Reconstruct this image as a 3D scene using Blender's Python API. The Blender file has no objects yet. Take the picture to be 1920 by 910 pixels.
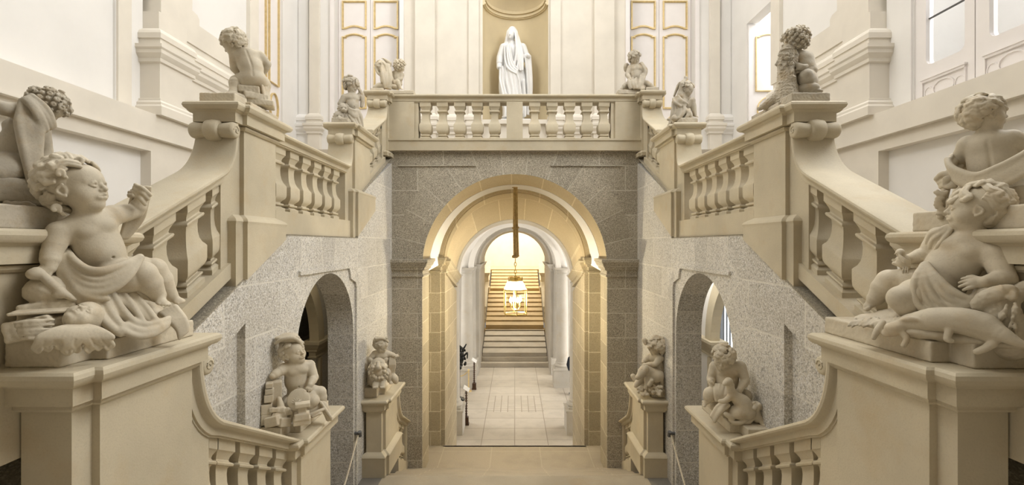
import bpy, bmesh, math, random
import numpy as np
from mathutils import Vector
from mathutils.geometry import tessellate_polygon
random.seed(7)
PI = math.pi
S = 2.4                 # metres per drawing unit (half the width of the stair well)
ZC = 2.37 * S           # camera height above the vestibule floor
COL = bpy.context.scene.collection
ORG = {}
def W(p): return (p[0]*S, p[1]*S, p[2]*S + ZC)

def tag(o, label=None, cat=None, group=None, kind=None):
    if label: o['label'] = label
    if cat: o['category'] = cat
    if group: o['group'] = group
    if kind: o['kind'] = kind
    return o

def link(o, org, parent=None):
    COL.objects.link(o)
    ORG[o.name] = Vector(org)
    if parent is not None:
        o.parent = parent
        o.location = Vector(org) - ORG[parent.name]
    else:
        o.location = org
    return o

def empty(name, p):
    o = bpy.data.objects.new(name, None)
    o.empty_display_size = 0.1
    return link(o, W(p))

def mesh_m(name, vs, fs, mat, parent=None, smooth=None):
    """vs in metres (world)."""
    vs = np.asarray(vs, dtype=np.float64)
    lo, hi = vs.min(0), vs.max(0)
    org = ((lo[0]+hi[0])/2, (lo[1]+hi[1])/2, lo[2])
    me = bpy.data.meshes.new(name)
    me.from_pydata((vs - np.array(org)).tolist(), [], [list(f) for f in fs])
    me.update()
    if mat: me.materials.append(mat)
    bm = bmesh.new(); bm.from_mesh(me)
    bmesh.ops.recalc_face_normals(bm, faces=bm.faces)
    bm.to_mesh(me); bm.free()
    if smooth is not None:
        me.shade_smooth()
        if smooth < 180: me.set_sharp_from_angle(angle=math.radians(smooth))
    o = bpy.data.objects.new(name, me)
    return link(o, org, parent)

class MB:
    """collects geometry in drawing units"""
    def __init__(s): s.v = []; s.f = []
    def add(s, vs, fs):
        b = len(s.v); s.v += [tuple(p) for p in vs]; s.f += [[b+i for i in f] for f in fs]; return s
    def box(s, x0, x1, y0, y1, z0, z1):
        return s.add([(x0,y0,z0),(x1,y0,z0),(x1,y1,z0),(x0,y1,z0),(x0,y0,z1),(x1,y0,z1),(x1,y1,z1),(x0,y1,z1)],
                     [(0,3,2,1),(4,5,6,7),(0,1,5,4),(1,2,6,5),(2,3,7,6),(3,0,4,7)])
    def loft(s, rings, cap=True, close=True):
        n = len(rings[0]); b = len(s.v)
        for r in rings: s.v += [tuple(p) for p in r]
        for k in range(len(rings)-1):
            for i in range(n if close else n-1):
                j = (i+1) % n
                s.f.append([b+k*n+i, b+k*n+j, b+(k+1)*n+j, b+(k+1)*n+i])
        if cap:
            s.f.append([b+i for i in range(n)][::-1]); s.f.append([b+(len(rings)-1)*n+i for i in range(n)])
        return s
    def prism(s, poly, axis, a0, a1):
        """poly: 2D points; axis x: (y,z), y: (x,z), z: (x,y)"""
        f = {'x': lambda p,a: (a,p[0],p[1]), 'y': lambda p,a: (p[0],a,p[1]), 'z': lambda p,a: (p[0],p[1],a)}[axis]
        return s.loft([[f(p,a0) for p in poly], [f(p,a1) for p in poly]])
    def plate(s, outer, holes, axis, a0, a1):
        f = {'x': lambda p,a: (a,p[0],p[1]), 'y': lambda p,a: (p[0],a,p[1]), 'z': lambda p,a: (p[0],p[1],a)}[axis]
        loops = [outer] + holes
        tris = tessellate_polygon([[Vector((p[0],p[1],0)) for p in l] for l in loops])
        flat = [p for l in loops for p in l]; n = len(flat); b = len(s.v)
        s.v += [f(p,a0) for p in flat] + [f(p,a1) for p in flat]
        for t in tris:
            s.f.append([b+t[0],b+t[1],b+t[2]]); s.f.append([b+n+t[2],b+n+t[1],b+n+t[0]])
        k = 0
        for l in loops:
            m = len(l)
            for i in range(m):
                j = (i+1) % m
                s.f.append([b+k+i,b+k+j,b+n+k+j,b+n+k+i])
            k += m
        return s
    def lathe(s, prof, c, n=24, cap=True):
        """prof: (r,z) pairs; c: (x,y)"""
        return s.loft([[(c[0]+r*math.cos(2*PI*i/n), c[1]+r*math.sin(2*PI*i/n), z) for i in range(n)] for r,z in prof], cap)
    def tube(s, pts, r, n=8):
        pts = [Vector(p) for p in pts]; rings = []
        for i,p in enumerate(pts):
            t = (pts[min(i+1,len(pts)-1)] - pts[max(i-1,0)]).normalized()
            u = t.cross(Vector((0,0,1)))
            if u.length < 1e-3: u = Vector((1,0,0))
            u.normalize(); w = u.cross(t)
            rr = r[i] if isinstance(r,(list,tuple)) else r
            rings.append([tuple(p + u*rr*math.cos(2*PI*k/n) + w*rr*math.sin(2*PI*k/n)) for k in range(n)])
        return s.loft(rings)
    def obj(s, name, mat, parent=None, smooth=None):
        return mesh_m(name, [W(p) for p in s.v], s.f, mat, parent, smooth)

def offset_poly(poly, d):
    """offset a CCW polygon outward by d (mitred)"""
    n = len(poly); out = []
    for i in range(n):
        p0, p1, p2 = Vector(poly[i-1]), Vector(poly[i]), Vector(poly[(i+1)%n])
        e1 = (p1-p0).normalized(); e2 = (p2-p1).normalized()
        n1 = Vector((e1.y,-e1.x)); n2 = Vector((e2.y,-e2.x))
        m = n1+n2; m = m / max(m.dot(n1), .2)
        out.append((p1.x+m.x*d, p1.y+m.y*d))
    return out

def moulded(mb, plan, prof):
    """stack of plan outlines: prof = [(offset, z)...]"""
    return mb.loft([[(x,y,z) for x,y in offset_poly(plan,o)] for o,z in prof])

def arc(cx, cz, r, a0, a1, n, rz=None):
    rz = rz or r
    return [(cx+r*math.cos(a0+(a1-a0)*i/n), cz+rz*math.sin(a0+(a1-a0)*i/n)) for i in range(n+1)]

# ---------------------------------------------------------------- materials
class NT:
    def __init__(s, name, rough=.6):
        s.m = bpy.data.materials.new(name); s.m.use_nodes = True
        s.t = s.m.node_tree; s.b = s.t.nodes['Principled BSDF']
        s.b.inputs['Roughness'].default_value = rough
        s.b.inputs['Specular IOR Level'].default_value = .25
    def set(s, sock, v):
        if hasattr(v, 'is_output'): s.t.links.new(v, sock)
        else: sock.default_value = v
    def n(s, typ, ins={}, out=0, **kw):
        nd = s.t.nodes.new(typ)
        for k,v in kw.items(): setattr(nd,k,v)
        for k,v in ins.items(): s.set(nd.inputs[k], v)
        return nd.outputs[out]
    def pos(s): return s.n('ShaderNodeNewGeometry')
    def math(s, op, a, b=0.0, c=0.0):
        return s.n('ShaderNodeMath', {0:a,1:b,2:c}, operation=op)
    def mix(s, f, a, b, blend='MIX'):
        nd = s.t.nodes.new('ShaderNodeMix'); nd.data_type='RGBA'; nd.blend_type=blend
        s.set(nd.inputs[0], f); s.set(nd.inputs[6], a); s.set(nd.inputs[7], b)
        return nd.outputs[2]
    def noise(s, scale, detail=4, vec=None, rough=.55, out=0):
        i = {'Scale':scale,'Detail':detail,'Roughness':rough}
        if vec is not None: i['Vector'] = vec
        return s.n('ShaderNodeTexNoise', i, out)
    def ramp(s, f, stops):
        nd = s.t.nodes.new('ShaderNodeValToRGB'); s.set(nd.inputs[0], f)
        e = nd.color_ramp.elements
        while len(e) < len(stops): e.new(.5)
        for k,(p,c) in enumerate(stops): e[k].position = p; e[k].color = c if len(c)==4 else (*c,1)
        return nd.outputs[0]
    def bump(s, h, strength, dist=.01):
        s.set(s.b.inputs['Normal'], s.n('ShaderNodeBump', {'Strength':strength,'Distance':dist,'Height':h}))
    def base(s, c): s.set(s.b.inputs['Base Color'], c); return s
def c4(c): return (*c,1)

def stone_mat(name, c, var=.12, speck=.25, scale=1.0, bump=.25, rough=.62, stain=(.45,.36,.24), stain_amt=.35):
    t = NT(name, rough); p = t.pos()
    big = t.noise(1.3*scale, 5, p); mid = t.noise(9*scale, 6, p); fine = t.noise(90, 3, p)
    col = t.mix(t.ramp(big, [(.35,(0,0,0)),(.68,(1,1,1))]), c4([x*(1-var) for x in c]), c4([min(1,x*(1+var)) for x in c]))
    st = t.math('MULTIPLY', t.ramp(t.noise(3.1*scale, 8, p, .65), [(.52,(0,0,0)),(.72,(1,1,1))]), stain_amt)
    col = t.mix(st, col, c4(stain), 'MULTIPLY') if False else t.mix(st, col, c4([a*b*1.9 for a,b in zip(c,stain)]))
    col = t.mix(t.math('MULTIPLY', t.ramp(fine, [(.3,(1,1,1)),(.48,(0,0,0))]), speck), col, c4([x*.72 for x in c]))
    t.base(col)
    h = t.math('ADD', t.math('MULTIPLY', fine, .5), mid)
    t.bump(h, bump, .006)
    return t.m

def swiz(t, axes):
    """world position re-ordered so that brick textures lie in a wall's plane"""
    sep = t.t.nodes.new('ShaderNodeSeparateXYZ'); t.t.links.new(t.pos(), sep.inputs[0])
    d = {'x':sep.outputs[0],'y':sep.outputs[1],'z':sep.outputs[2]}
    return t.n('ShaderNodeCombineXYZ', {0:d[axes[0]],1:d[axes[1]],2:0.0}), d

def granite_mat(name, axes, c=(.34,.32,.285), bw=1.1, bh=.473, zoff=0.0, joint=(.56,.52,.44), speck=1.0, jw=.011, arch=None, warm=None, rowoff=.5, split=None):
    """speckled stone in courses; arch=(ca, cz, r0, r1, n) draws radial voussoir joints"""
    t = NT(name, .7); p = t.pos()
    v, d = swiz(t, axes)
    v2 = t.n('ShaderNodeVectorMath', {0:v, 1:(0.37,-zoff,0)}, operation='ADD')
    br = t.t.nodes.new('ShaderNodeTexBrick'); t.t.links.new(v2, br.inputs['Vector'])
    br.offset = rowoff; br.inputs['Scale'].default_value = 1
    for k,val in {'Brick Width':bw,'Row Height':bh,'Mortar Size':jw,'Mortar Smooth':.35,'Bias':0.0}.items(): br.inputs[k].default_value = val
    br.inputs['Color1'].default_value = c4([x*.84 for x in c]); br.inputs['Color2'].default_value = c4([x*1.16 for x in c]); br.inputs['Mortar'].default_value = c4(c)
    col = br.outputs[0]; jf = br.outputs[1]
    if arch:
        ca, cz, r0, r1, nv = arch
        da = t.math('SUBTRACT', d[axes[0]], ca); dz = t.math('SUBTRACT', d[axes[1]], cz)
        rad = t.math('SQRT', t.math('ADD', t.math('MULTIPLY',da,da), t.math('MULTIPLY',dz,dz)))
        ang = t.math('MULTIPLY', t.math('ARCTAN2', dz, da), nv/PI)
        fr = t.math('ABSOLUTE', t.math('SUBTRACT', t.math('FRACT', ang), .5))
        ja = t.math('LESS_THAN', t.math('MULTIPLY', t.math('SUBTRACT', .5, fr), t.math('DIVIDE', rad, nv/PI)), jw*.7)
        ins = t.math('MULTIPLY', t.math('LESS_THAN', rad, r1), t.math('GREATER_THAN', dz, 0.0))
        edge = t.math('LESS_THAN', t.math('ABSOLUTE', t.math('SUBTRACT', rad, r1)), jw*.8)
        edge = t.math('MULTIPLY', edge, t.math('GREATER_THAN', dz, 0.0))
        jf = t.math('ADD', t.math('MULTIPLY', jf, t.math('SUBTRACT', 1.0, ins)), t.math('MULTIPLY', ja, ins))
        cell = t.n('ShaderNodeTexWhiteNoise', {'W': t.math('FLOOR', ang)}, 0, noise_dimensions='1D')
        cv = t.mix(cell, c4([x*.84 for x in c]), c4([x*1.16 for x in c]))
        col = t.mix(ins, col, cv)
    sp = t.noise(45, 4, p, .8); sp2 = t.noise(72, 3, p, .75)
    col = t.mix(t.math('MULTIPLY', t.ramp(sp, [(.40,(1,1,1)),(.52,(0,0,0))]), .85*speck), col, c4([x*.34 for x in c]))
    col = t.mix(t.math('MULTIPLY', t.ramp(sp2, [(.50,(0,0,0)),(.62,(1,1,1))]), .8*speck), col, c4([min(.9,x*2.0) for x in c]))
    big = t.ramp(t.noise(1.1, 6, p, .6), [(.38,(0,0,0)),(.66,(1,1,1))])
    col = t.mix(t.math('MULTIPLY', big, .35), col, c4([c[0]*.75, c[1]*.72, c[2]*.66]))
    if warm:
        col = t.mix(.5, col, c4(warm))
    jn = t.math('MULTIPLY', jf, t.ramp(t.noise(6, 3, p), [(.3,(.35,.35,.35)),(.6,(1,1,1))]))
    col = t.mix(t.math('MULTIPLY', jn, .8), col, c4(joint))
    t.base(col)
    t.bump(t.math('SUBTRACT', t.math('MULTIPLY', sp, .6), t.math('MULTIPLY', jf, .5)), .35, .008)
    return t.m

def tile_mat(name, c1, c2, joint, bw, bh, xo=0, yo=0, jw=.01, cobble=None, rough=.45):
    t = NT(name, rough); p = t.pos()
    v, d = swiz(t, 'xy')
    v2 = t.n('ShaderNodeVectorMath', {0:v, 1:(-xo,-yo,0)}, operation='ADD')
    def brick(w,h,j):
        br = t.t.nodes.new('ShaderNodeTexBrick'); t.t.links.new(v2, br.inputs['Vector'])
        br.offset = 0.0; br.inputs['Scale'].default_value = 1
        for k,val in {'Brick Width':w,'Row Height':h,'Mortar Size':j,'Mortar Smooth':.4}.items(): br.inputs[k].default_value = val
        br.inputs['Color1'].default_value = c4(c1); br.inputs['Color2'].default_value = c4(c2); br.inputs['Mortar'].default_value = c4(joint)
        return br.outputs[0]
    col = brick(bw,bh,jw)
    if cobble:
        x0,x1,y0,y1 = cobble
        m = t.math('MULTIPLY', t.math('MULTIPLY', t.math('GREATER_THAN',d['x'],x0), t.math('LESS_THAN',d['x'],x1)),
                   t.math('MULTIPLY', t.math('GREATER_THAN',d['y'],y0), t.math('LESS_THAN',d['y'],y1)))
        col = t.mix(m, col, brick(bw/4, .22, jw*1.2))
    n = t.noise(2.2, 7, p, .65)
    col = t.mix(t.math('MULTIPLY', t.ramp(n,[(.45,(0,0,0)),(.7,(1,1,1))]), .45), col, c4([x*.62 for x in c1]))
    col = t.mix(t.math('MULTIPLY', t.ramp(t.noise(60,3,p),[(.36,(1,1,1)),(.5,(0,0,0))]), .35), col, c4([x*.6 for x in c1]))
    t.base(col); return t.m

def plain_mat(name, c, rough=.5, metal=0, var=.06, scale=4, bump=0):
    t = NT(name, rough); t.b.inputs['Metallic'].default_value = metal
    n = t.noise(scale, 5, t.pos())
    t.base(t.mix(t.ramp(n,[(.35,(0,0,0)),(.65,(1,1,1))]), c4([x*(1-var) for x in c]), c4([min(1,x*(1+var)) for x in c])))
    if bump: t.bump(t.noise(scale*12, 4, t.pos()), bump, .005)
    return t.m

def emit_mat(name, c, s):
    t = NT(name); t.base((0,0,0,1)); t.b.inputs['Emission Color'].default_value = c4(c); t.b.inputs['Emission Strength'].default_value = s
    return t.m
def glass_mat(name, c=(1,1,1), rough=.02):
    m = bpy.data.materials.new(name); m.use_nodes = True; t = m.node_tree; t.nodes.clear()
    o = t.nodes.new('ShaderNodeOutputMaterial'); a = t.nodes.new('ShaderNodeBsdfTransparent'); g = t.nodes.new('ShaderNodeBsdfGlossy'); x = t.nodes.new('ShaderNodeMixShader')
    lw = t.nodes.new('ShaderNodeLayerWeight'); lw.inputs[0].default_value = .12; f = lw
    a.inputs[0].default_value = c4(c); g.inputs['Roughness'].default_value = rough
    t.links.new(f.outputs[0], x.inputs[0]); t.links.new(a.outputs[0], x.inputs[1]); t.links.new(g.outputs[0], x.inputs[2]); t.links.new(x.outputs[0], o.inputs[0])
    return m

M = {}
M['lime'] = stone_mat('limestone', (.525,.465,.345), stain_amt=.32, bump=.3)
M['lime_hall'] = stone_mat('limestone_far_hall', (.62,.53,.38))
M['plaster'] = plain_mat('white_plaster', (.78,.765,.74), .75, var=.025, scale=1.5)
M['cream'] = plain_mat('cream_plaster', (.72,.675,.595), .75, var=.04, scale=2)
M['niche'] = plain_mat('ochre_plaster', (.66,.56,.37), .75, var=.06, scale=1.2)
M['white_wood'] = plain_mat('white_painted_wood', (.80,.765,.75), .45, var=.015)
M['gold'] = plain_mat('gilding', (.68,.53,.27), .45, .25, var=.10, scale=14)
M['dark'] = plain_mat('dark_void_stone', (.10,.09,.075), .8)
M['gr_side'] = granite_mat('granite_side_wall', 'yz', c=(.37,.35,.315), bw=.95)
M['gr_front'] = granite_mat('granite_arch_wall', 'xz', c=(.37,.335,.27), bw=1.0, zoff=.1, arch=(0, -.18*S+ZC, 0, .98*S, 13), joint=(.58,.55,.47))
M['gr_plain'] = granite_mat('granite_ledge', 'yz', c=(.31,.28,.22), bw=1.4, bh=30, speck=.7)
M['gr_warm'] = granite_mat('warm_stone_jambs', 'yz', c=(.40,.345,.245), bw=.8, bh=.44, zoff=.2, speck=.45, joint=(.66,.6,.45))
M['gr_warm_x'] = granite_mat('warm_stone_piers', 'xz', c=(.36,.31,.215), bw=3, bh=.44, zoff=.2, speck=.45, joint=(.66,.6,.45))
M['vault'] = granite_mat('warm_stone_vault', 'xy', c=(.56,.46,.30), bw=.62, bh=9, zoff=2.0, speck=.25, joint=(.7,.62,.44), jw=.013)
M['column'] = stone_mat('grey_column_stone', (.50,.475,.43), var=.08, speck=.5)
M['floor_v'] = tile_mat('vestibule_flagstones', (.52,.475,.41), (.46,.415,.35), (.24,.20,.15), .397*S, .36*S, 0, .12, .013, (-.42*S, .42*S, 6.77*S, 7.5*S))
M['floor_l'] = tile_mat('landing_flagstones', (.40,.345,.26), (.375,.32,.24), (.47,.42,.32), 1.05, 2.6, .55, 0, .012)
M['floor_d'] = stone_mat('landing_border_granite', (.20,.185,.16), speck=.6)
M['land'] = stone_mat('worn_landing_stone', (.38,.33,.25), speck=.7, bump=.15)
M['step'] = stone_mat('worn_step_stone', (.50,.45,.37), speck=.4)
M['step_w'] = stone_mat('warm_step_stone', (.56,.42,.22), speck=.35)
# ---------------------------------------------------------------- levels (drawing units, camera at the origin)
L0, LT, L1, LC, L2, L3 = -2.37, -1.87, -1.51, -.74, .035, .78
SL = .527

def structure(mb, name, mat, smooth=None):
    o = mb.obj(name, mat, None, smooth); o['kind'] = 'structure'; return o

def stairs(name, x0, x1, y0, z0, y1, z1, n, mat, bottom=None, nose=.012):
    """n risers from (y0,z0) up to (y1,z1); one solid with rounded nosings"""
    run = (y1-y0)/(n-1); rise = (z1-z0)/n; s = 1 if run > 0 else -1
    pts = [(y0, z0-.05)]
    for k in range(n):
        y = y0+run*k; zt = z0+rise*(k+1)
        pts += [(y, zt-.022), (y-s*nose, zt-.018), (y-s*nose*1.25, zt-.010), (y-s*nose, zt-.002), (y, zt)]
    pts += [(y1+run*.15, z1), (y1+run*.15, z1-.12 if bottom is None else bottom)]
    if bottom is not None: pts += [(y0, bottom)]
    mb = MB().plate(pts, [], 'x', x0, x1)
    return structure(mb, name, mat)

# ------------------------------------------------ balusters
BH = .285
BPROF = [(.158,0),(.158,.055),(.120,.075),(.108,.095),(.140,.100),(.146,.115),(.138,.128),(.108,.135),(.104,.150),(.125,.175),(.158,.205),(.172,.235),
         (.176,.27),(.176,.40),(.165,.42),(.140,.455),(.118,.51),(.106,.58),(.103,.66),(.108,.715),(.120,.735),(.150,.742),(.156,.760),(.148,.775),(.122,.785),
         (.116,.80),(.124,.83),(.145,.865),(.158,.885),(.165,.89),(.165,1.0)]
def baluster_mesh(name, slope, h=BH, half=0):
    """square baluster; sheared along y so its mouldings follow the rail. half=+1/-1 keeps only that y side"""
    mb = MB(); rings = []
    for r,z in BPROF:
        r *= BH*.94; zz = z*h
        ya, yb = (-r if half <= 0 else 0), (r if half >= 0 else 0)
        rings.append([(-r,ya,zz+slope*ya),(r,ya,zz+slope*ya),(r,yb,zz+slope*yb),(-r,yb,zz+slope*yb)])
    mb.loft(rings)
    me = bpy.data.meshes.new(name)
    me.from_pydata([(x*S,y*S,z*S) for x,y,z in mb.v], [], mb.f); me.update()
    bm = bmesh.new(); bm.from_mesh(me); bmesh.ops.recalc_face_normals(bm, faces=bm.faces); bm.to_mesh(me); bm.free()
    me.shade_smooth(); me.set_sharp_from_angle(angle=math.radians(32)); me.materials.append(M['lime'])
    return me
BMESH = {}
def baluster(parent, p, slope, h=BH, half=0, rot=False):
    key = (round(slope,3), round(h,3), half)
    if key not in BMESH: BMESH[key] = baluster_mesh('baluster', slope, h, half)
    o = bpy.data.objects.new('baluster', BMESH[key])
    if rot: o.rotation_euler[2] = PI/2
    return link(o, W(p), parent)

# rail cross-section: (lateral, normal) with the top of the rail at normal 0
RAIL = [(-.056,-.050),(-.056,-.045),(-.062,-.044),(-.062,-.024),(-.066,-.021),(-.076,-.020),(-.084,-.016),(-.087,-.010),(-.085,-.004),(-.078,0),
        (.078,0),(.085,-.004),(.087,-.010),(.084,-.016),(.076,-.020),(.066,-.021),(.062,-.024),(.062,-.044),(.056,-.045),(.056,-.050)]
def sweep_yz(mb, path, sec, xc):
    """sweep section along a path in the (y,z) plane; normals perpendicular to the path (vertical where the path is steady)"""
    rings = []
    for i,(y,z) in enumerate(path):
        a = path[max(i-1,0)]; b = path[min(i+1,len(path)-1)]
        ty, tz = b[0]-a[0], b[1]-a[1]; l = math.hypot(ty,tz); ty/=l; tz/=l
        s = 1 if ty >= 0 else -1
        if abs(ty) < .05: s = SWEEPDIR[0]
        ny, nz = -tz*s, ty*s
        rings.append([(xc+u, y+ny*w, z+nz*w) for u,w in sec])
    return mb.loft(rings)
SWEEPDIR = [1]

CAPP = [(0,-.086),(.006,-.086),(.013,-.080),(.013,-.073),(.006,-.070),(.026,-.069),(.026,-.035),(.030,-.032),(.033,-.029),(.041,-.027),(.047,-.021),(.050,-.013),(.048,-.005),(.042,0)]
def pedestal(xc, ya, yb, ztop, zbot, front, label, group=None, blk=None, ztopblk=None, slope=None, fx=.0165, nudge=0, hw=.066):
    """ya/yb: extent of the cap along y. front: direction (+1/-1) in which the narrower front pilaster stands out"""
    root = empty('pedestal', (xc, (ya+yb)/2, zbot))
    tag(root, label, 'pedestal', group)
    o = .04
    a, b = ya+o, yb-o
    # plan: main block with a narrower front pilaster
    w, wf = hw, hw-fx
    if front < 0:
        plan = [(xc-wf,a-.045),(xc+wf,a-.045),(xc+wf,a),(xc+w,a),(xc+w,b),(xc-w,b),(xc-w,a),(xc-wf,a)]
    else:
        plan = [(xc-w,a),(xc+w,a),(xc+w,b),(xc+wf,b),(xc+wf,b+.045),(xc-wf,b+.045),(xc-wf,b),(xc-w,b)]
    if blk is None: blk = zbot+.14
    mb = MB(); moulded(mb, plan, [(0,blk),(0,ztop-.066)]); mb.obj('shaft', M['lime'], root)
    mb = MB(); moulded(mb, plan, [(p,ztop+z) for p,z in CAPP]); mb.obj('cap', M['lime'], root, 30)
    mb = MB()
    if slope:
        # the base block's lower edge follows the stair
        z0 = zbot
        rings = [[(x,y,z0+slope*(y-(ya+yb)/2)) for x,y in offset_poly(plan,.03)]]
        for p,z in [(.03,blk-.035),(.032,blk-.028),(.034,blk-.022),(.030,blk-.014),(.018,blk-.006),(.006,blk),(0,blk+.004)]:
            rings.append([(x,y,z) for x,y in offset_poly(plan,p)])
        mb.loft(rings)
    else:
        moulded(mb, plan, [(.03,zbot),(.03,blk-.035),(.032,blk-.028),(.034,blk-.022),(.030,blk-.014),(.018,blk-.006),(.006,blk),(0,blk+.004)])
    mb.obj('base', M['lime'], root, 30)
    return root

def scroll(root, xc, y, z, r, hw, out):
    """horizontal roll under a cap, bound in the middle"""
    mb = MB(); n = 20; rings = []
    prof = [(-hw*1.28,.25),(-hw*1.28,.62),(-hw*1.24,.86),(-hw*1.1,.98),(-hw*.62,.86),(-hw*.42,.82),(-hw*.40,1.04),(-hw*.34,1.2),(0,1.28),(hw*.34,1.2),(hw*.40,1.04),(hw*.42,.82),(hw*.62,.86),(hw*1.1,.98),(hw*1.24,.86),(hw*1.28,.62),(hw*1.28,.25)]
    for u,k in prof:
        rings.append([(xc+u, y+r*k*math.cos(2*PI*i/n), z+r*k*math.sin(2*PI*i/n)) for i in range(n)])
    mb.loft(rings); o = mb.obj('scroll', M['lime'], root, 50)
    for s in (-1,1):   # spiral eye on each end of the roll
        pts = [(xc+s*hw*1.275, y+out*r*(.60-.05*k)*math.cos(k*.8), z+r*(.60-.05*k)*math.sin(k*.8)) for k in range(11)]
        MB().tube(pts, .0026, 6).obj('spiral', M['lime'], o, 60)

def balustrade(xc, y0, zr0, y1, zr1, bal_ys, label, group=None, hb=BH, curb=.055, up=None, lower_end=True, curbw=.05, zcurb=None):
    """rail top runs from (y0,zr0) to (y1,zr1). up=(y_end, z_cap_bottom): the rail swoops up to a scroll beyond y1."""
    root = empty('balustrade', (xc, (y0+y1)/2, min(zr0,zr1)-.4)); tag(root, label, 'balustrade', group)
    sl = (zr1-zr0)/(y1-y0); d = 1 if y1 > y0 else -1
    path = [(y0,zr0),(y1,zr1)]
    sec = RAIL
    if up:
        ye, zc = up
        r = abs(ye-y1); n = 10
        # smooth curve from the rail's slope to vertical
        P0 = (y1,zr1); P1 = (y1+d*r*.72, zr1+sl*d*r*.72); P2 = (ye, zr1+sl*d*r*1.0+ (zc-zr1)*.25); P3 = (ye, zc)
        for k in range(1,n+1):
            t = k/n
            path.append(tuple((1-t)**3*P0[i]+3*(1-t)**2*t*P1[i]+3*(1-t)*t*t*P2[i]+t**3*P3[i] for i in (0,1)))
    mb = MB(); rings = []
    m = len(path)
    for i,(y,z) in enumerate(path):
        a = path[max(i-1,0)]; b = path[min(i+1,m-1)]
        if i == 0: a,b = path[0],path[1]
        ty, tz = (b[0]-a[0])*d, (b[1]-a[1]); l = math.hypot(ty,tz); ty/=l; tz/=l
        ny, nz = -tz*d, ty
        k = 1.0/max(ty,.6) if i < 2 else 1.0      # keep a vertical thickness on the straight run
        if i < 2: rings.append([(xc+u, y, z+w*1.0) for u,w in sec])
        else: rings.append([(xc+u*(1-.16*(i-1)/(m-2)), y+ny*w, z+nz*w) for u,w in sec])
    mb.loft(rings); hr = mb.obj('handrail', M['lime'], root, 35)
    zt = lambda y: zr0+sl*(y-y0)
    hz = -.05
    # curb under the balusters
    ya, yb = (min(y0,y1), max(y0,y1))
    ye = up[0] if up else y1
    ya, yb = min(y0,ye), max(y0,ye)
    zb = lambda y: zt(y)+hz-hb
    cb = (lambda y: zb(y)-curb) if zcurb is None else (lambda y: zcurb)
    mb = MB()
    q = [(ya,cb(ya)),(yb,cb(yb)),(yb,zb(yb)),(ya,zb(ya))]
    mb.prism(q, 'x', xc-.062, xc+.062)
    mb.obj('plinth', M['lime'], root)
    # end blocks with the rail's underside
    if up:
        mb = MB(); pts = []
        yy0 = ye-d*.055
        pp = [p for p in path if (p[0]-yy0)*d > -.0001]
        off = [(p[0]+ (0), p[1]-.02) for p in pp]
        poly = [(yy0, zb(yy0)), (ye+d*.03, zb(ye)), (ye+d*.03, up[1])] + off[::-1] + [(yy0, zt(yy0)-.03 if not pp else off[0][1])]
        mb.plate(poly, [], 'x', xc-.05, xc+.05)
        mb.obj('end_block', M['lime'], root)
    for y in bal_ys:
        half = 0
        if isinstance(y, tuple): y, half = y
        baluster(root, (xc, y, zb(y)), sl, hb, half)
    return root

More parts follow.
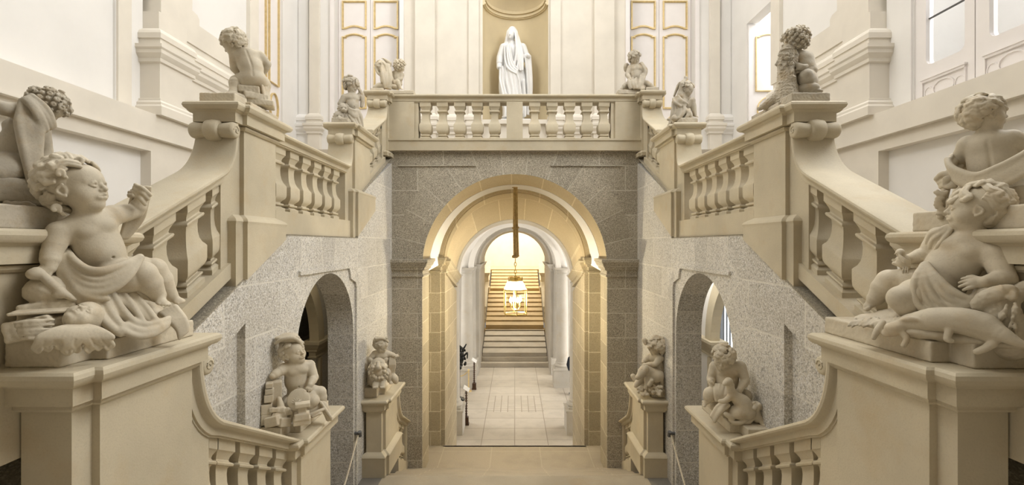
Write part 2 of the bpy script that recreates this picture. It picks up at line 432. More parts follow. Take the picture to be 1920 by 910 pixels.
SIDE = {-1:'left', 1:'right'}
XU, XL = 1.067, .917          # centre lines of the upper and of the lower balustrades
for s in (-1, 1):
    sd = SIDE[s]
    # ---- upper line: newel low on the flight (G), landing newels (D, E), gallery newel (F)
    pg = pedestal(s*XU, .80, 1.20, .03, -.42, 1, f'wide limestone pedestal at the foot of the upper {sd} flight, behind the large reclining putto', blk=-.24, slope=None)
    pd = pedestal(s*XU, 1.735, 2.05, .504, -.055, -1, f'tall limestone pedestal with roll scroll where the big {sd} stair railing ends', blk=.104, slope=.5)
    pe = pedestal(s*XU, 2.97, 3.36, .743, .14, -1, f'limestone pedestal with roll scroll at far end of the short {sd} landing balustrade', blk=.345, slope=.5)
    pf = pedestal(s*XU, 3.75, 4.02, 1.19, .69, -1, f'limestone pedestal at the {sd} end of the gallery balustrade', blk=.735)
    scroll(pd, s*XU, 1.705, .404, .030, .062, -1)
    scroll(pe, s*XU, 2.94, .643, .030, .060, -1)
    scroll(pf, s*XU, 3.722, 1.09, .029, .058, -1)
    g = 'raked stone balustrades'
    balustrade(s*XU, 1.16, .003, 1.615, .239, [1.265,1.405,1.545,(1.668,-1)], f'large raking stone balustrade rising along the {sd} flight nearest the camera', hb=.30, up=(1.715,.437))
    balustrade(s*XU, 2.02, .475, 2.86, .475, [2.10,2.232,2.364,2.496,2.628,2.76], f'level stone balustrade of the {sd} side landing', hb=.282, curb=.1, up=(2.935,.675))
    balustrade(s*XU, 3.33, .795, 3.655, .956, [3.40,3.52,3.64,(3.70,-1)], f'short raking stone balustrade rising to the gallery on the {sd}', hb=.263, up=(3.735,1.122))
    # ---- lower line: newel at the foot of the central flight (B), top newel (C), lower landing newel (A)
    pc = pedestal(s*XL, .945, 1.306, -.2415, -1.0, -1, f'nearest large limestone pedestal on the {sd} carrying a big reclining putto', blk=-.82)
    pb = pedestal(s*XL, 1.872, 2.257, -.76, L1, -1, f'tall limestone pedestal at the {sd} foot of the central stair railing', blk=-1.3)
    pa = pedestal(s*XL, 3.13, 3.51, -1.009, L1, -1, f'limestone pedestal beside the {sd} jamb of the big arch', blk=-1.36)
    scroll(pc, s*XL, 1.325, -.335, .028, .058, 1)
    scroll(pa, s*XL, 3.535, -1.10, .026, .055, 1)
    balustrade(s*XL, 1.90, -.776, 1.40, -.515, [1.80,1.685,1.57,1.455,(1.37,1)], f'raking stone balustrade of the central flight beside the nearest {sd} pedestal', hb=.30, up=(1.305,-.31))
    balustrade(s*XL, 3.84, -1.41, 3.62, -1.295, [3.75,3.64], f'short low balustrade descending from the {sd} arch pedestal into the passage', hb=.28, curb=.10, up=(3.535,-1.085))
    MB().box(s*XL-.055, s*XL+.055, 3.80, 3.86, -1.93, -1.42).obj('end_post', M['lime'], [o for o in bpy.data.objects if o.name.startswith('balustrade')][-1])

# gallery balustrade
gal = empty('balustrade', (0,3.9,.743)); tag(gal, 'long level balustrade of the upper gallery above the big arch', 'balustrade')
GY = 3.88; gx = 1.005
sec = [(-u,w) for u,w in RAIL]
mb = MB(); mb.loft([[(x, GY+u*.95, 1.19+w*1.15) for u,w in RAIL] for x in (-gx-.02, gx+.02)]); mb.obj('handrail', M['lime'], gal, 35)
MB().box(-gx, gx, GY-.075, GY+.075, .743, .822).box(-gx,gx,GY-.083,GY+.083,.822,.838).obj('plinth', M['lime'], gal)
for x0,x1 in ((-gx,-.80),(-.064,.064),(.80,gx)):
    MB().box(x0, x1, GY-.06, GY+.06, .838, 1.135).obj('panel_block', M['lime'], gal)
for s in (-1,1):
    for x in (.16,.30,.44,.578,.715):
        baluster(gal, (s*x, GY-.005, .836), 0, .297)
    MB().box(s*.785 - .016, s*.785+.016, GY-.045, GY+.045, .838, 1.135).obj('half_pilaster', M['lime'], gal)

# ------------------------------------------------ side walls of the stair well (granite) with the side arches
XG = .985
arY0, arY1 = 2.16, 2.93                     # side arch opening along y
arR = (arY1-arY0)/2; arC = (arY0+arY1)/2; arZ = -.155-arR
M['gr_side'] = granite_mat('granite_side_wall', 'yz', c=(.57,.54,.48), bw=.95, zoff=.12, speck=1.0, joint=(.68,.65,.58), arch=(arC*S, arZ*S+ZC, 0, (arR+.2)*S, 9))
for s in (-1,1):
    sd = SIDE[s]
    top = [(-.3,-1.15),(2.085,.035),(3.02,.035),(3.02,.28),(3.26,.40),(3.85,.69)]
    arch_o = [(arY1,L1)] + [(y,z) for y,z in arc(arC, arZ, arR, 0, PI, 28)] + [(arY0,L1)]
    poly = [(-.3,-2.3),(arY0,-2.3)] + arch_o[::-1] + [(arY1,-2.3),(3.95,-2.3),(3.95,.69)] + top[::-1][1:]
    # recessed triangular panel under the near flight
    pan = [(.55,-1.45),(1.755,-1.45),(1.755,-.29),(.55,-.90)]
    o = structure(MB().plate(poly, [pan], 'x', s*XG, s*(XG+.03)), 'wall_'+sd, M['gr_side'])
    full = structure(MB().plate(poly, [], 'x', s*(XG+.0301), s*(XG+.155)), 'wall_'+sd+'_core', M['gr_side'])
    # raised surround of the arch: a strip with an eared corner
    e = .012
    st = [(2.185,.035-.16),(2.83,.035-.16),(2.86,-.145),(2.875,-.19),(2.96,-.22),(2.975,-.26),(2.975,-1.5)]
    strip = MB()
    inner = [(y-.0, z-.018) for y,z in st[:2]] + [(2.845,-.165),(2.858,-.205),(2.945,-.235),(2.957,-.27),(2.957,-1.5)]
    strip.plate(st + inner[::-1], [], 'x', s*(XG-e), s*XG)
    structure(strip, 'trim_arch_surround_'+sd, M['gr_side'])
    # ledge along the wall's head
    led = MB()
    for (a,za),(b,zb) in zip(top[:-1],top[1:]):
        if b-a > .01:
            led.prism([(a,za),(b,zb),(b,zb+.006),(a,za+.006)], 'x', s*XG, s*(XG+.16))
    structure(led, 'trim_wall_head_'+sd, M['gr_plain'])
    # stairs and landings of the side flights
    xo = 2.17
    stairs('staircase_near_'+sd, s*(XG+.2), s*xo, .28, LC, 1.755, L2, 11, M['step'])
    structure(MB().box(s*(XG+.02), s*xo, 1.755, 2.95, L2-.08, L2), 'floor_landing_'+sd, M['step'])
    stairs('staircase_far_'+sd, s*(XG+.2), s*xo, 2.9, L2, 3.98, L3, 11, M['step'])

# ------------------------------------------------ arch wall
YA = 3.85; AC = -.18; AR = .742
out = [(-1.02,-2.0),(-AR,-2.0)] + arc(0,AC,AR,PI,0,48) + [(AR,-2.0),(1.02,-2.0),(1.02,.76),(-1.02,.76)]
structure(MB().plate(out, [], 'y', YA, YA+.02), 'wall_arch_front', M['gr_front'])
def shell(name, y0, r0, c0, y1, r1, c1, th, mat, zb0=None, zb1=None, n=48, e0=1.0, e1=1.0, smooth=40, jm=None):
    """barrel lining between two semicircular sections, with jambs if zb is given"""
    def sec(r,c,zb,e,o):
        p = [((r+o)*math.cos(a), c+(r*e+o)*math.sin(a)) for a in [PI*i/n for i in range(n+1)]]
        if zb is not None: p = [(r+o,zb)] + p + [(-r-o,zb)]
        return p
    i0, i1 = sec(r0,c0,zb0,e0,0), sec(r1,c1,zb1,e1,0); o0, o1 = sec(r0,c0,zb0,e0,th), sec(r1,c1,zb1,e1,th)
    m = len(i0); rings = []
    for k in range(m):
        rings.append([(i0[k][0],y0,i0[k][1]),(i1[k][0],y1,i1[k][1]),(o1[k][0],y1,o1[k][1]),(o0[k][0],y0,o0[k][1])])
    return structure(MB().loft(rings), name, mat, smooth)
shell('wall_arch_soffit', YA+.001, AR+.0005, AC, 4.15, AR, AC-.05, .12, M['vault'])
for s in (-1,1):
    structure(MB().box(s*AR, s*(AR+.3), YA+.02, 4.15, -2.0, -.265), 'wall_arch_jamb_'+SIDE[s], M['gr_warm'])
    # second order: pier carrying the sloping vault
    structure(MB().box(s*.69, s*.80, 4.45, 4.62, -2.0, -.265), 'wall_pier_edge_'+SIDE[s], M['gr_warm_x'])
    structure(MB().prism([(4.50,-2.45),(5.4,-2.45),(5.4,-.53),(4.50,-.265)], 'x', s*.653, s*1.0), 'wall_pier_'+SIDE[s], M['gr_warm'])
    structure(MB().box(s*.80, s*1.05, 4.15, 4.5, -2.0, .6), 'wall_bay_'+SIDE[s], M['cream'])
structure(MB().box(-1.1,1.1,4.13,4.16,.55,.78), 'wall_arch_top', M['plaster'])
shell('ceiling_bay', 4.14, AR-.002, AC-.05, 4.46, .70, AC-.012, .04, M['plaster'])
shell('ceiling_passage_vault', 4.45, .653, AC, 5.4, .653, -.405, .046, M['vault'])
shell('trim_vault_rib', 4.435, .668, AC, 4.455, .668, AC-.005, .032, M['vault'])
shell('trim_vault_end', 5.28, .640, -.372, 5.41, .638, -.402, .04, M['column'])
# imposts
IMP = [(0,-.265),(.012,-.262),(.012,-.250),(.004,-.245),(.004,-.215),(.020,-.205),(.022,-.190),(.034,-.180),(.046,-.150),(.052,-.146),(.052,-.124),(0,-.120)]
def impost(name, plan, mat, dz=None):
    mb = MB()
    rings = []
    for o,z in IMP:
        rings.append([(x,y,z+(dz(y) if dz else 0)) for x,y in offset_poly(plan,o)])
    mb.loft(rings); return structure(mb, name, mat, 30)
for s in (-1,1):
    def q(x0,x1,y0,y1):
        a,b = sorted((s*x0,s*x1)); return [(a,y0),(b,y0),(b,y1),(a,y1)]
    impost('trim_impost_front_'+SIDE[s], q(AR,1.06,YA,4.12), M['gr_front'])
    impost('trim_impost_pier_'+SIDE[s], q(.69,.86,4.45,4.60), M['gr_warm_x'])
    impost('trim_impost_passage_'+SIDE[s], q(.653,.72,4.56,5.36), M['gr_warm'], lambda y: -.237*(y-4.45))
# upper wall above the arch: string grooves
for x0,x1 in ((-.93,-.31),(.29,.86)):
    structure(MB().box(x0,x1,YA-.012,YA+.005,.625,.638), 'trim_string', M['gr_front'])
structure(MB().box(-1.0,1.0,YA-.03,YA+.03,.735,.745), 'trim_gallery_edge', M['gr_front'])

# ------------------------------------------------ floors and stairs of the axis
structure(MB().box(-.985,.985,2.1,3.125,L1-.08,L1-.0005), 'floor_landing_border', M['floor_d'])
structure(MB().box(-.855,.855,2.1,3.12,L1-.07,L1+.001), 'floor_landing', M['land'])
stairs('staircase_central', -.85, .85, 2.28, L1, .83, LC, 11, M['step'])
structure(MB().box(-2.17,2.17,-1.2,.84,LC-.1,LC), 'floor_upper_landing', M['step'])
stairs('staircase_lower', -.86, .86, 3.85, LT, 3.125, L1, 5, M['floor_l'])
structure(MB().box(-.80,.80,3.82,4.45,LT-.08,LT), 'floor_threshold', M['floor_l'])
stairs('staircase_passage', -.66, .66, 5.40, L0, 4.45, LT, 7, M['step'])
structure(MB().box(-3.6,3.6,5.3,9.9,L0-.1,L0), 'floor', M['floor_v'])
# far hall
for k,(ex) in enumerate((.12,.06)):
    rr = L0+.0715*(k+1); y = 9.27+.17*k
    pts = [(-.64-ex,y+.6)] + [(-.64-ex+.10*(1-math.cos(a)), y+.10-.10*math.sin(a)) for a in [PI/2*i/6 for i in range(7)]] + [(.64+ex-.10*(1-math.cos(a)), y+.10-.10*math.sin(a)) for a in [PI/2*i/6 for i in range(6,-1,-1)]] + [(.64+ex,y+.6)]
    structure(MB().prism(pts,'z',L0-.02,rr), 'floor_round_step', M['step'])
stairs('staircase_hall_lower', -.64,.64, 9.55, L0+.143, 10.5, LT, 5, M['step'])
structure(MB().box(-.9,.9,10.5,10.72,LT-.1,LT), 'floor_hall_threshold', M['step_w'])
stairs('staircase_hall_middle', -.64,.64, 10.62, LT, 11.70, -1.19, 8, M['step_w'])
structure(MB().box(-1.6,1.6,11.70,12.20,-1.27,-1.19), 'floor_hall_landing', M['step_w'])
stairs('staircase_hall_upper', -.62,.62, 12.20, -1.19, 13.15, -.69, 7, M['step_w'])
structure(MB().box(-2.3,2.3,13.15,15.0,-.77,-.69), 'floor_hall_upper', M['step_w'])
structure(MB().box(-2.3,2.3,15.0,15.1,-2.4,3.5), 'wall_hall_end', M['cream'])
for s in (-1,1):
    structure(MB().box(s*2.2,s*2.3,10.6,15.0,-2.4,3.5), 'wall_hall_'+SIDE[s], M['cream'])
    structure(MB().box(s*.66,s*.95,10.3,10.62,-2.4,.6), 'wall_hall_jamb_'+SIDE[s], M['gr_warm'])
    for (y0,z0,y1,z1,zz) in ((10.9,-1.42,11.7,-.92,0),(12.2,-.92,13.0,-.45,1)):
        root = balustrade(s*.72, y0, z0, y1, z1, [y0+.12*k for k in range(1,int((y1-y0)/.12))], f'raking balustrade of the far hall {"upper" if zz else "lower"} flight on the {SIDE[s]}', hb=.24, curb=.08)
    p = pedestal(s*.72, 11.75, 12.15, -.70, -1.19, -1, f'far hall pedestal on the {SIDE[s]} between its two flights')
structure(MB().box(-2.3,2.3,10.55,10.65,.30,3.5), 'wall_hall_front', M['cream'])
# ------------------------------------------------ vestibule: columns and vaults
def column(x, y, label):
    root = empty('column', (x,y,L0)); tag(root, label, 'column')
    MB().box(x-.155,x+.155,y-.16,y+.16,L0,L0+.30).box(x-.165,x+.165,y-.17,y+.17,L0+.285,L0+.305).obj('pedestal', M['column'], root)
    b = L0+.305
    MB().box(x-.13,x+.13,y-.13,y+.13,b,b+.025).lathe([(.13,b+.025),(.138,b+.035),(.138,b+.05),(.128,b+.062),(.115,b+.07),(.113,b+.085),(.118,b+.09),(.104,b+.105)], (x,y), 32).obj('base', M['column'], root, 30)
    t = -.40
    MB().lathe([(.104,b+.10)] + [(.102-.014*((k/10)**2), b+.10+(t-.10-b-.10)*k/10) for k in range(11)], (x,y), 32).obj('shaft', M['column'], root, 40)
    MB().lathe([(.088,t-.10),(.096,t-.095),(.096,t-.085),(.088,t-.08),(.088,t-.055),(.100,t-.045),(.112,t-.028),(.114,t-.02)], (x,y), 32).box(x-.125,x+.125,y-.125,y+.125,t-.02,t+.004).obj('capital', M['column'], root, 30)
for s in (-1,1):
    column(s*.80, 6.10+.0, f'grey stone column on the {SIDE[s]} of the vestibule nearest the passage')
    column(s*.80, 8.05, f'grey stone column on the {SIDE[s]} of the vestibule by the far steps')
    # pier responds at both ends
    structure(MB().box(s*.653,s*1.05,8.82,10.32,L0,-.40), 'wall_far_pier_'+SIDE[s], M['column'])
    structure(MB().lathe([(.10,L0+.3)]+[(.098,L0+.35),(.088,-.5),(.11,-.43),(.12,-.40)], (s*.80,8.80), 24).box(s*.80-.14,s*.80+.14,8.66,8.9,L0,L0+.3), 'wall_far_respond_'+SIDE[s], M['column'], 40)
    impost('trim_far_impost_'+SIDE[s], [(min(s*.653,s*1.0),8.80),(max(s*.653,s*1.0),8.80),(max(s*.653,s*1.0),10.3),(min(s*.653,s*1.0),10.3)], M['column'], lambda y: -.245)
    structure(MB().box(s*1.0,s*3.6,10.3,10.6,L0,.6), 'wall_vestibule_far_'+SIDE[s], M['cream'])
    structure(MB().box(s*.98,s*3.6,5.25,5.4,L0,.6), 'wall_vestibule_near_'+SIDE[s], M['cream'])
    structure(MB().box(s*3.5,s*3.6,5.3,10.3,L0,.6), 'wall_vestibule_'+SIDE[s], M['cream'])
shell('ceiling_far_arch', 8.80, .653, -.40, 10.32, .653, -.40, .3, M['column'])
shell('trim_far_arch', 8.76, .70, -.40, 8.84, .70, -.40, .1, M['column'])
for y in (6.10, 8.05):
    shell('trim_transverse_arch', y-.10, .69, -.40, y+.10, .69, -.40, .08, M['plaster'], n=32)
# groin vault as a height field
nx, ny = 140, 120
xs = np.linspace(-3.5,3.5,nx); ys = np.linspace(5.38,8.85,ny)
X, Y = np.meshgrid(xs, ys)
def bar(u, r): return np.sqrt(np.maximum(r*r-u*u,0))
ax = np.abs(X); bx = np.where(ax<.8, bar(ax,.76), bar(np.abs(ax-1.9),1.0)*.76)
yc = np.where(Y<6.1, 5.3, np.where(Y<8.05, 7.075, 8.95)); ry = np.where((Y<6.1)|(Y>8.05), .78, .94)
by = bar(Y-yc, ry)*.80
Z = -.40 + np.maximum(bx, by)
vs = [(float(X[j,i]),float(Y[j,i]),float(Z[j,i])) for j in range(ny) for i in range(nx)]
fs = [[j*nx+i,j*nx+i+1,(j+1)*nx+i+1,(j+1)*nx+i] for j in range(ny-1) for i in range(nx-1)]
structure(MB().add(vs,fs), 'ceiling_vestibule', M['plaster'], 60)
structure(MB().box(-3.6,3.6,5.3,10.65,.60,.7), 'ceiling_vestibule_slab', M['plaster'])
# ------------------------------------------------ upper hall: gallery, back wall with niche and doors
YB = 4.8; XO = 2.17
structure(MB().box(-XO,XO,3.95,YB+.1,L3-.08,L3), 'floor_gallery', M['step'])
NR, NX = .328, .008
ZT = 4.3
# back wall pieces around doors and niche
DX0, DX1, DZ = 1.147, 1.80, 2.95
niche_z = 1.237
def back(x0,x1,z0,z1,name,mat=None,y=YB): structure(MB().box(x0,x1,y,y+.08,z0,z1), name, mat or M['plaster'])
back(-XO-.1,-DX1,L3,ZT,'wall_back_left_end'); back(DX1,XO+.1,L3,ZT,'wall_back_right_end')
back(-DX1,-DX0,DZ,ZT,'wall_back_left_over_door'); back(DX0,DX1,DZ,ZT,'wall_back_right_over_door')
back(-DX0,-NR+NX,L3,ZT,'wall_back_left',M['cream']); back(NR+NX,DX0,L3,ZT,'wall_back_right',M['cream'])
back(-NR+NX,NR+NX,L3,niche_z,'wall_back_under_niche',M['cream'])
zs = 2.44; n = 24
o = [(NX-NR,zs)] + arc(NX,zs,NR,PI,0,n)[1:] + [(NR+NX,ZT),(-NR+NX,ZT)]
structure(MB().plate(o,[], 'y', YB, YB+.08), 'wall_back_over_niche', M['cream'])
rings = []
prof = [(NR,niche_z),(NR,zs)] + [(NR*math.cos(PI/2*k/10), zs+NR*math.sin(PI/2*k/10)) for k in range(1,11)]
mb = MB()
mb.loft([[(NX+max(r,.002)*math.cos(PI*i/n), YB+max(r,.002)*math.sin(PI*i/n), z) for i in range(n+1)] for r,z in prof], cap=False, close=False)
structure(mb, 'wall_niche', M['niche'], 40)
structure(MB().prism([(NX+NR*math.cos(PI*i/n), YB+NR*math.sin(PI*i/n)) for i in range(n+1)] + [(NX-NR-.02,YB-.0),(NX-NR-.02,YB-.035),(NX+NR+.02,YB-.035),(NX+NR+.02,YB)], 'z', niche_z-.04, niche_z+.001), 'trim_niche_sill', M['cream'])
mb = MB()
for (r0,r1,z0,z1) in ((.018,.0,2.395,2.405),(.030,.0,2.405,2.425),(.022,.0,2.425,2.44),(.038,.0,2.44,2.47)):
    mb.loft([[(NX+(NR-r)*math.cos(PI*i/n), YB+(NR-r)*math.sin(PI*i/n), z) for r,z in ((r0,z0),(r0,z1),(0,z1),(0,z0))] for i in range(n+1)])
structure(mb, 'trim_niche_cornice', M['niche'])
BASEP = [(.035,.0),(.035,.05),(.026,.062),(.026,.075),(.012,.09),(.012,.1),(0,.105)]
DADO = [(0,-.14),(.012,-.135),(.012,-.115),(.024,-.10),(.030,-.09),(.030,-.07),(.038,-.06),(.038,-.04),(.01,-.03),(.01,0),(.018,.0),(.018,.03),(.008,.05),(0,.055)]
def pilaster(name, x0,x1,y0,y1, zb, zt, mat, dado=1.23, inset=.012, zt_cut=None):
    """pilaster on a dado block, with mouldings; plan given by its box"""
    plan = [(x0,y0),(x1,y0),(x1,y1),(x0,y1)]
    mb = MB(); moulded(mb, plan, [(o,zb+z) for o,z in BASEP] + [(o,dado+z) for o,z in DADO] + [(-inset,dado+.07),(-inset,zt)])
    return structure(mb, name, mat, 25)
for s in (-1,1):
    sd = SIDE[s]
    def xx(a,b): return min(s*a,s*b), max(s*a,s*b)
    pilaster('trim_pilaster_inner_'+sd, *xx(.375,.325) if False else xx(.345,.47), YB-.035, YB+.01, L3, ZT, M['cream'])
    pilaster('trim_pilaster_wide_'+sd, *xx(.78,1.0), YB-.055, YB+.01, L3, ZT, M['cream'])
    pilaster('trim_dado_'+sd, *xx(.47,.78), YB-.02, YB+.01, L3, 1.3, M['cream'])
    pilaster('trim_pilaster_corner_'+sd, *xx(1.93,2.05), YB-.05, YB+.01, L3, ZT, M['cream'])
    pilaster('trim_pilaster_corner_back_'+sd, *xx(2.05,2.17), YB-.02, YB+.01, L3, ZT, M['plaster'])
    # door reveal
    structure(MB().box(*xx(DX0-.04,DX0), YB-.02, YB+.16, L3, DZ), 'trim_door_reveal_inner_'+sd, M['white_wood'])
    structure(MB().box(*xx(DX1,DX1+.04), YB-.02, YB+.16, L3, DZ), 'trim_door_reveal_outer_'+sd, M['white_wood'])

def frame_loop(pts, w, mb, y0, y1, axis='y'):
    ins = offset_poly(pts, -w)
    return mb.plate(pts, [ins[::-1]], axis, y0, y1)
def panel_outline(x0,x1,z0,z1,ear,rise,top=True,bottom=True):
    """panel outline with arched head and foot, eared corners; CCW in (x,z)"""
    xm = (x0+x1)/2; p = []
    hw = (x1-x0)/2-ear
    if bottom:
        p += [(x0,z0+.0)] + [(xm-hw,z0)] + [(xm-hw+2*hw*k/8, z0+ -rise*math.sin(PI*k/8)) for k in range(1,8)] + [(xm+hw,z0),(x1,z0)]
    else: p += [(x0,z0),(x1,z0)]
    if top:
        p += [(x1,z1),(xm+hw,z1)] + [(xm+hw, z1+rise*.35)] + [(xm+hw-2*hw*k/8, z1+rise*.35+rise*math.sin(PI*k/8)) for k in range(1,8)] + [(xm-hw, z1+rise*.35),(xm-hw,z1),(x0,z1)]
    else: p += [(x1,z1),(x0,z1)]
    return p
def leaf(parent, x0, x1, z0, z1, y, name='leaf'):
    """door leaf in the xz plane with gilded panel mouldings"""
    lf = MB().box(x0,x1,y,y+.035,z0,z1).obj(name, M['white_wood'], parent)
    m = .035; a, b = x0+m, x1-m
    mb = MB()
    h = z1-z0
    zz = [(z0+.06, z0+.22), (z0+.25+.03, z0+.56), None]
    t0 = z0+h*.33; t1 = z0+h*.735
    specs = [(t0,t1,.03,.022,True,True), (z0+h*.775,z0+h*.935,.02,.018,False,True)]
    for q0,q1,ear,rise,tp,bt in specs:
        ol = panel_outline(a,b,q0,q1,ear,rise,tp,False if tp else True)
        if not tp:
            xm=(a+b)/2; ol = [(a,q0),((a*.85+b*.15),q0+.004)] + [(a+(b-a)*(.15+.7*k/8), q0+.004+.022*math.sin(PI*k/8)) for k in range(1,8)] + [(a*.15+b*.85,q0+.004),(b,q0),(b,q1),(a,q1)]
        frame_loop(ol, .011, mb, y-.014, y+.005)
        frame_loop(offset_poly(ol,-.013), .004, mb, y-.008, y+.005)
    # oval panel below
    xm = (a+b)/2; zc = z0+h*.235; el = [(xm+(b-a)*.40*math.cos(2*PI*k/32), zc+h*.062*math.sin(2*PI*k/32)) for k in range(32)]
    frame_loop(el, .010, mb, y-.014, y+.005)
    frame_loop([(a,z0+h*.03),(b,z0+h*.03),(b,z0+h*.155),(a,z0+h*.155)], .010, mb, y-.014, y+.005)
    mb.obj('gilded_moulding', M['gold'], lf)
    return lf
for i,s in ((1,-1),(2,1)):
    d = empty(f'door_{i}', (s*(DX0+DX1)/2, YB+.12, L3)); d['kind'] = 'structure'
    xm = s*(DX0+DX1)/2; w = (DX1-DX0)/2-.004
    leaf(d, xm-w, xm-.002, L3, DZ-.35, YB+.10); leaf(d, xm+.002, xm+w, L3, DZ-.35, YB+.10)
    MB().box(xm-w,xm+w,YB+.10,YB+.14,DZ-.35,DZ).obj('overdoor', M['white_wood'], d)
structure(MB().box(-XO-.6,XO+.6,YB+.5,YB+.55,L3,ZT), 'wall_back_outer', M['plaster'])

# ------------------------------------------------ side walls of the hall
for s in (-1,1):
    sd = SIDE[s]
    def X0(p): return s*(XO-p)
    # dado below the band with a big recessed panel
    structure(MB().box(s*(XO-.09), s*(XO+.1), 2.745, 3.95, -1.2, .605), 'wall_hall_lower_'+sd, M['cream'])
    structure(MB().box(s*(XO-.09), s*(XO+.1), -1.2, 2.745, .532, .605), 'wall_hall_lower_head_'+sd, M['cream'])
    structure(MB().box(s*(XO-.03), s*(XO+.1), -1.2, 2.745, -1.2, .55), 'wall_hall_panel_'+sd, M['plaster'])
    structure(MB().box(s*(XO-.09), s*(XO+.1), -1.2, .0, -1.2, .55), 'wall_hall_lower_near_'+sd, M['cream'])
    structure(MB().box(s*(XO-.118), s*(XO+.1), -1.2, 3.95, .612, .742), 'trim_band_'+sd, M['cream'])
    structure(MB().box(s*(XO-.125), s*(XO+.1), -1.2, 3.95, .603, .613), 'trim_band_fillet_'+sd, M['cream'])
    # pilaster group between y 2.75 and 3.95
    def py(y0,y1,p,name,zt=ZT,mat=M['cream'],inset=.02):
        x0,x1 = sorted((s*(XO-p), s*(XO+.05)))
        return pilaster(name, x0,x1,y0,y1,.741,zt,mat,dado=1.19,inset=inset)
    py(2.78,3.06,.115,'trim_side_pilaster_'+sd,1.36)
    py(3.05,3.93,.085,'trim_side_pilaster_rear_'+sd,1.36)
    structure(MB().box(s*(XO-.085), s*(XO+.05), 2.83, 2.97, 1.3, ZT), 'trim_side_shaft_'+sd, M['cream'])
    # rear shaft with recessed white panel
    ol = [(2.97,1.3),(3.93,1.3),(3.93,ZT),(2.97,ZT)]
    r = .07; a0,a1,b0 = 3.12,3.80,1.45
    hole = [(a0,b0+r)] + [(a0+r*math.sin(t), b0+r*math.cos(t)) for t in [PI/2*k/5 for k in range(0,6)]] + [(a0+r,b0)][0:0]
    hole = [(a0,ZT-.2),(a0,b0+r),(a0+r*.7,b0+r*.9),(a0+r,b0+r*.6),(a0+r,b0),(a1-r,b0),(a1-r,b0+r*.6),(a1-r*.7,b0+r*.9),(a1,b0+r),(a1,ZT-.2)]
    structure(MB().plate(ol,[hole],'x',s*(XO-.075),s*(XO-.03)), 'wall_side_rear_'+sd, M['cream'])
    structure(MB().box(s*(XO-.045), s*(XO+.05), 2.97, 3.93, 1.3, ZT), 'wall_side_rear_panel_'+sd, M['plaster'])
    # wall beyond: side door between y 3.98 and 4.48
    structure(MB().box(s*XO, s*(XO+.1), 4.49, YB+.1, L3, ZT), 'wall_side_end_'+sd, M['plaster'])
    structure(MB().box(s*XO, s*(XO+.1), 3.9, 4.49, 2.9 if s<0 else 2.06, ZT), 'wall_side_over_door_'+sd, M['plaster'])
    structure(MB().box(s*XO, s*(XO+.1), 3.9, 3.98, L3, 2.95), 'wall_side_jamb_'+sd, M['plaster'])
    # upper zone y<2.78: tall window (right) and its blind twin (left)
    structure(MB().box(s*XO, s*(XO+.1), 2.61, 2.8, .74, ZT), 'wall_side_mid_'+sd, M['plaster'])
    structure(MB().box(s*(XO-.012), s*(XO+.02), 2.614, 2.705, .74, ZT), 'trim_window_jamb_'+sd, M['cream'] if s<0 else M['plaster'])
structure(MB().box(-XO-.015,-XO-.1,-1.2,2.62,.74,ZT), 'wall_blind_window_left', M['plaster'])
structure(MB().box(-XO-.06,-XO+.0,-1.2,.9,.74,ZT), 'wall_side_near_left', M['plaster'])
structure(MB().box(XO+.1,XO,-1.2,.9,.74,ZT), 'wall_side_near_right', M['plaster'])
# closed left side door
d = empty('door_3', (-XO-.03, 4.23, L3)); d['kind'] = 'structure'
lf = MB().box(-XO-.06,-XO-.02,3.98,4.49,L3,2.9).obj('leaf', M['white_wood'], d)
mb = MB()
for y0,y1 in ((4.03,4.21),(4.26,4.44)):
    for z0,z1 in ((1.45,2.42),(2.50,2.8)):
        frame_loop(panel_outline(y0,y1,z0,z1,.03,.022,True,False), .007, mb, -XO-.03, -XO+.0, 'x')
    el = [((y0+y1)/2+.075*math.cos(2*PI*k/32), 1.24+.13*math.sin(2*PI*k/32)) for k in range(32)]
    frame_loop(el,.007,mb,-XO-.03,-XO+.0,'x')
    frame_loop([(y0,.84),(y1,.84),(y1,1.05),(y0,1.05)],.007,mb,-XO-.03,-XO+.0,'x')
mb.obj('gilded_moulding', M['gold'], lf)
# open right side door: leaf turned into the room beyond
d = empty('door_4', (XO+.2, 4.44, L3)); d['kind'] = 'structure'
lf = MB().box(XO+.012,XO+.36,4.47,4.505,L3,2.04).obj('leaf', M['white_wood'], d)
mb = MB(); frame_loop(panel_outline(XO+.07,XO+.31,1.42,1.93,.03,.02,True,False),.009,mb,4.455,4.472)
el = [(XO+.19+.105*math.cos(2*PI*k/32), 1.25+.12*math.sin(2*PI*k/32)) for k in range(32)]; frame_loop(el,.008,mb,4.455,4.472)
frame_loop([(XO+.07,.84),(XO+.31,.84),(XO+.31,1.07),(XO+.07,1.07)],.011,mb,4.455,4.472)
mb.obj('gilded_moulding', M['gold'], lf)
MB().tube([(XO+.006,4.46,1.02),(XO+.006,4.43,1.02)],.008,8).tube([(XO+.006,4.43,1.0),(XO+.006,4.43,1.12)],.007,8).obj('handle', M['gold'], lf)
structure(MB().box(XO+.1,XO+1.2,4.9,4.95,L3-.1,2.9), 'wall_side_room', M['plaster'])
structure(MB().box(XO+.1,XO+1.2,3.8,4.95,L3-.1,L3), 'floor_side_room', M['step'])
structure(MB().box(XO+.1,XO+1.2,3.75,3.8,L3-.1,2.9), 'wall_side_room_near', M['plaster'])
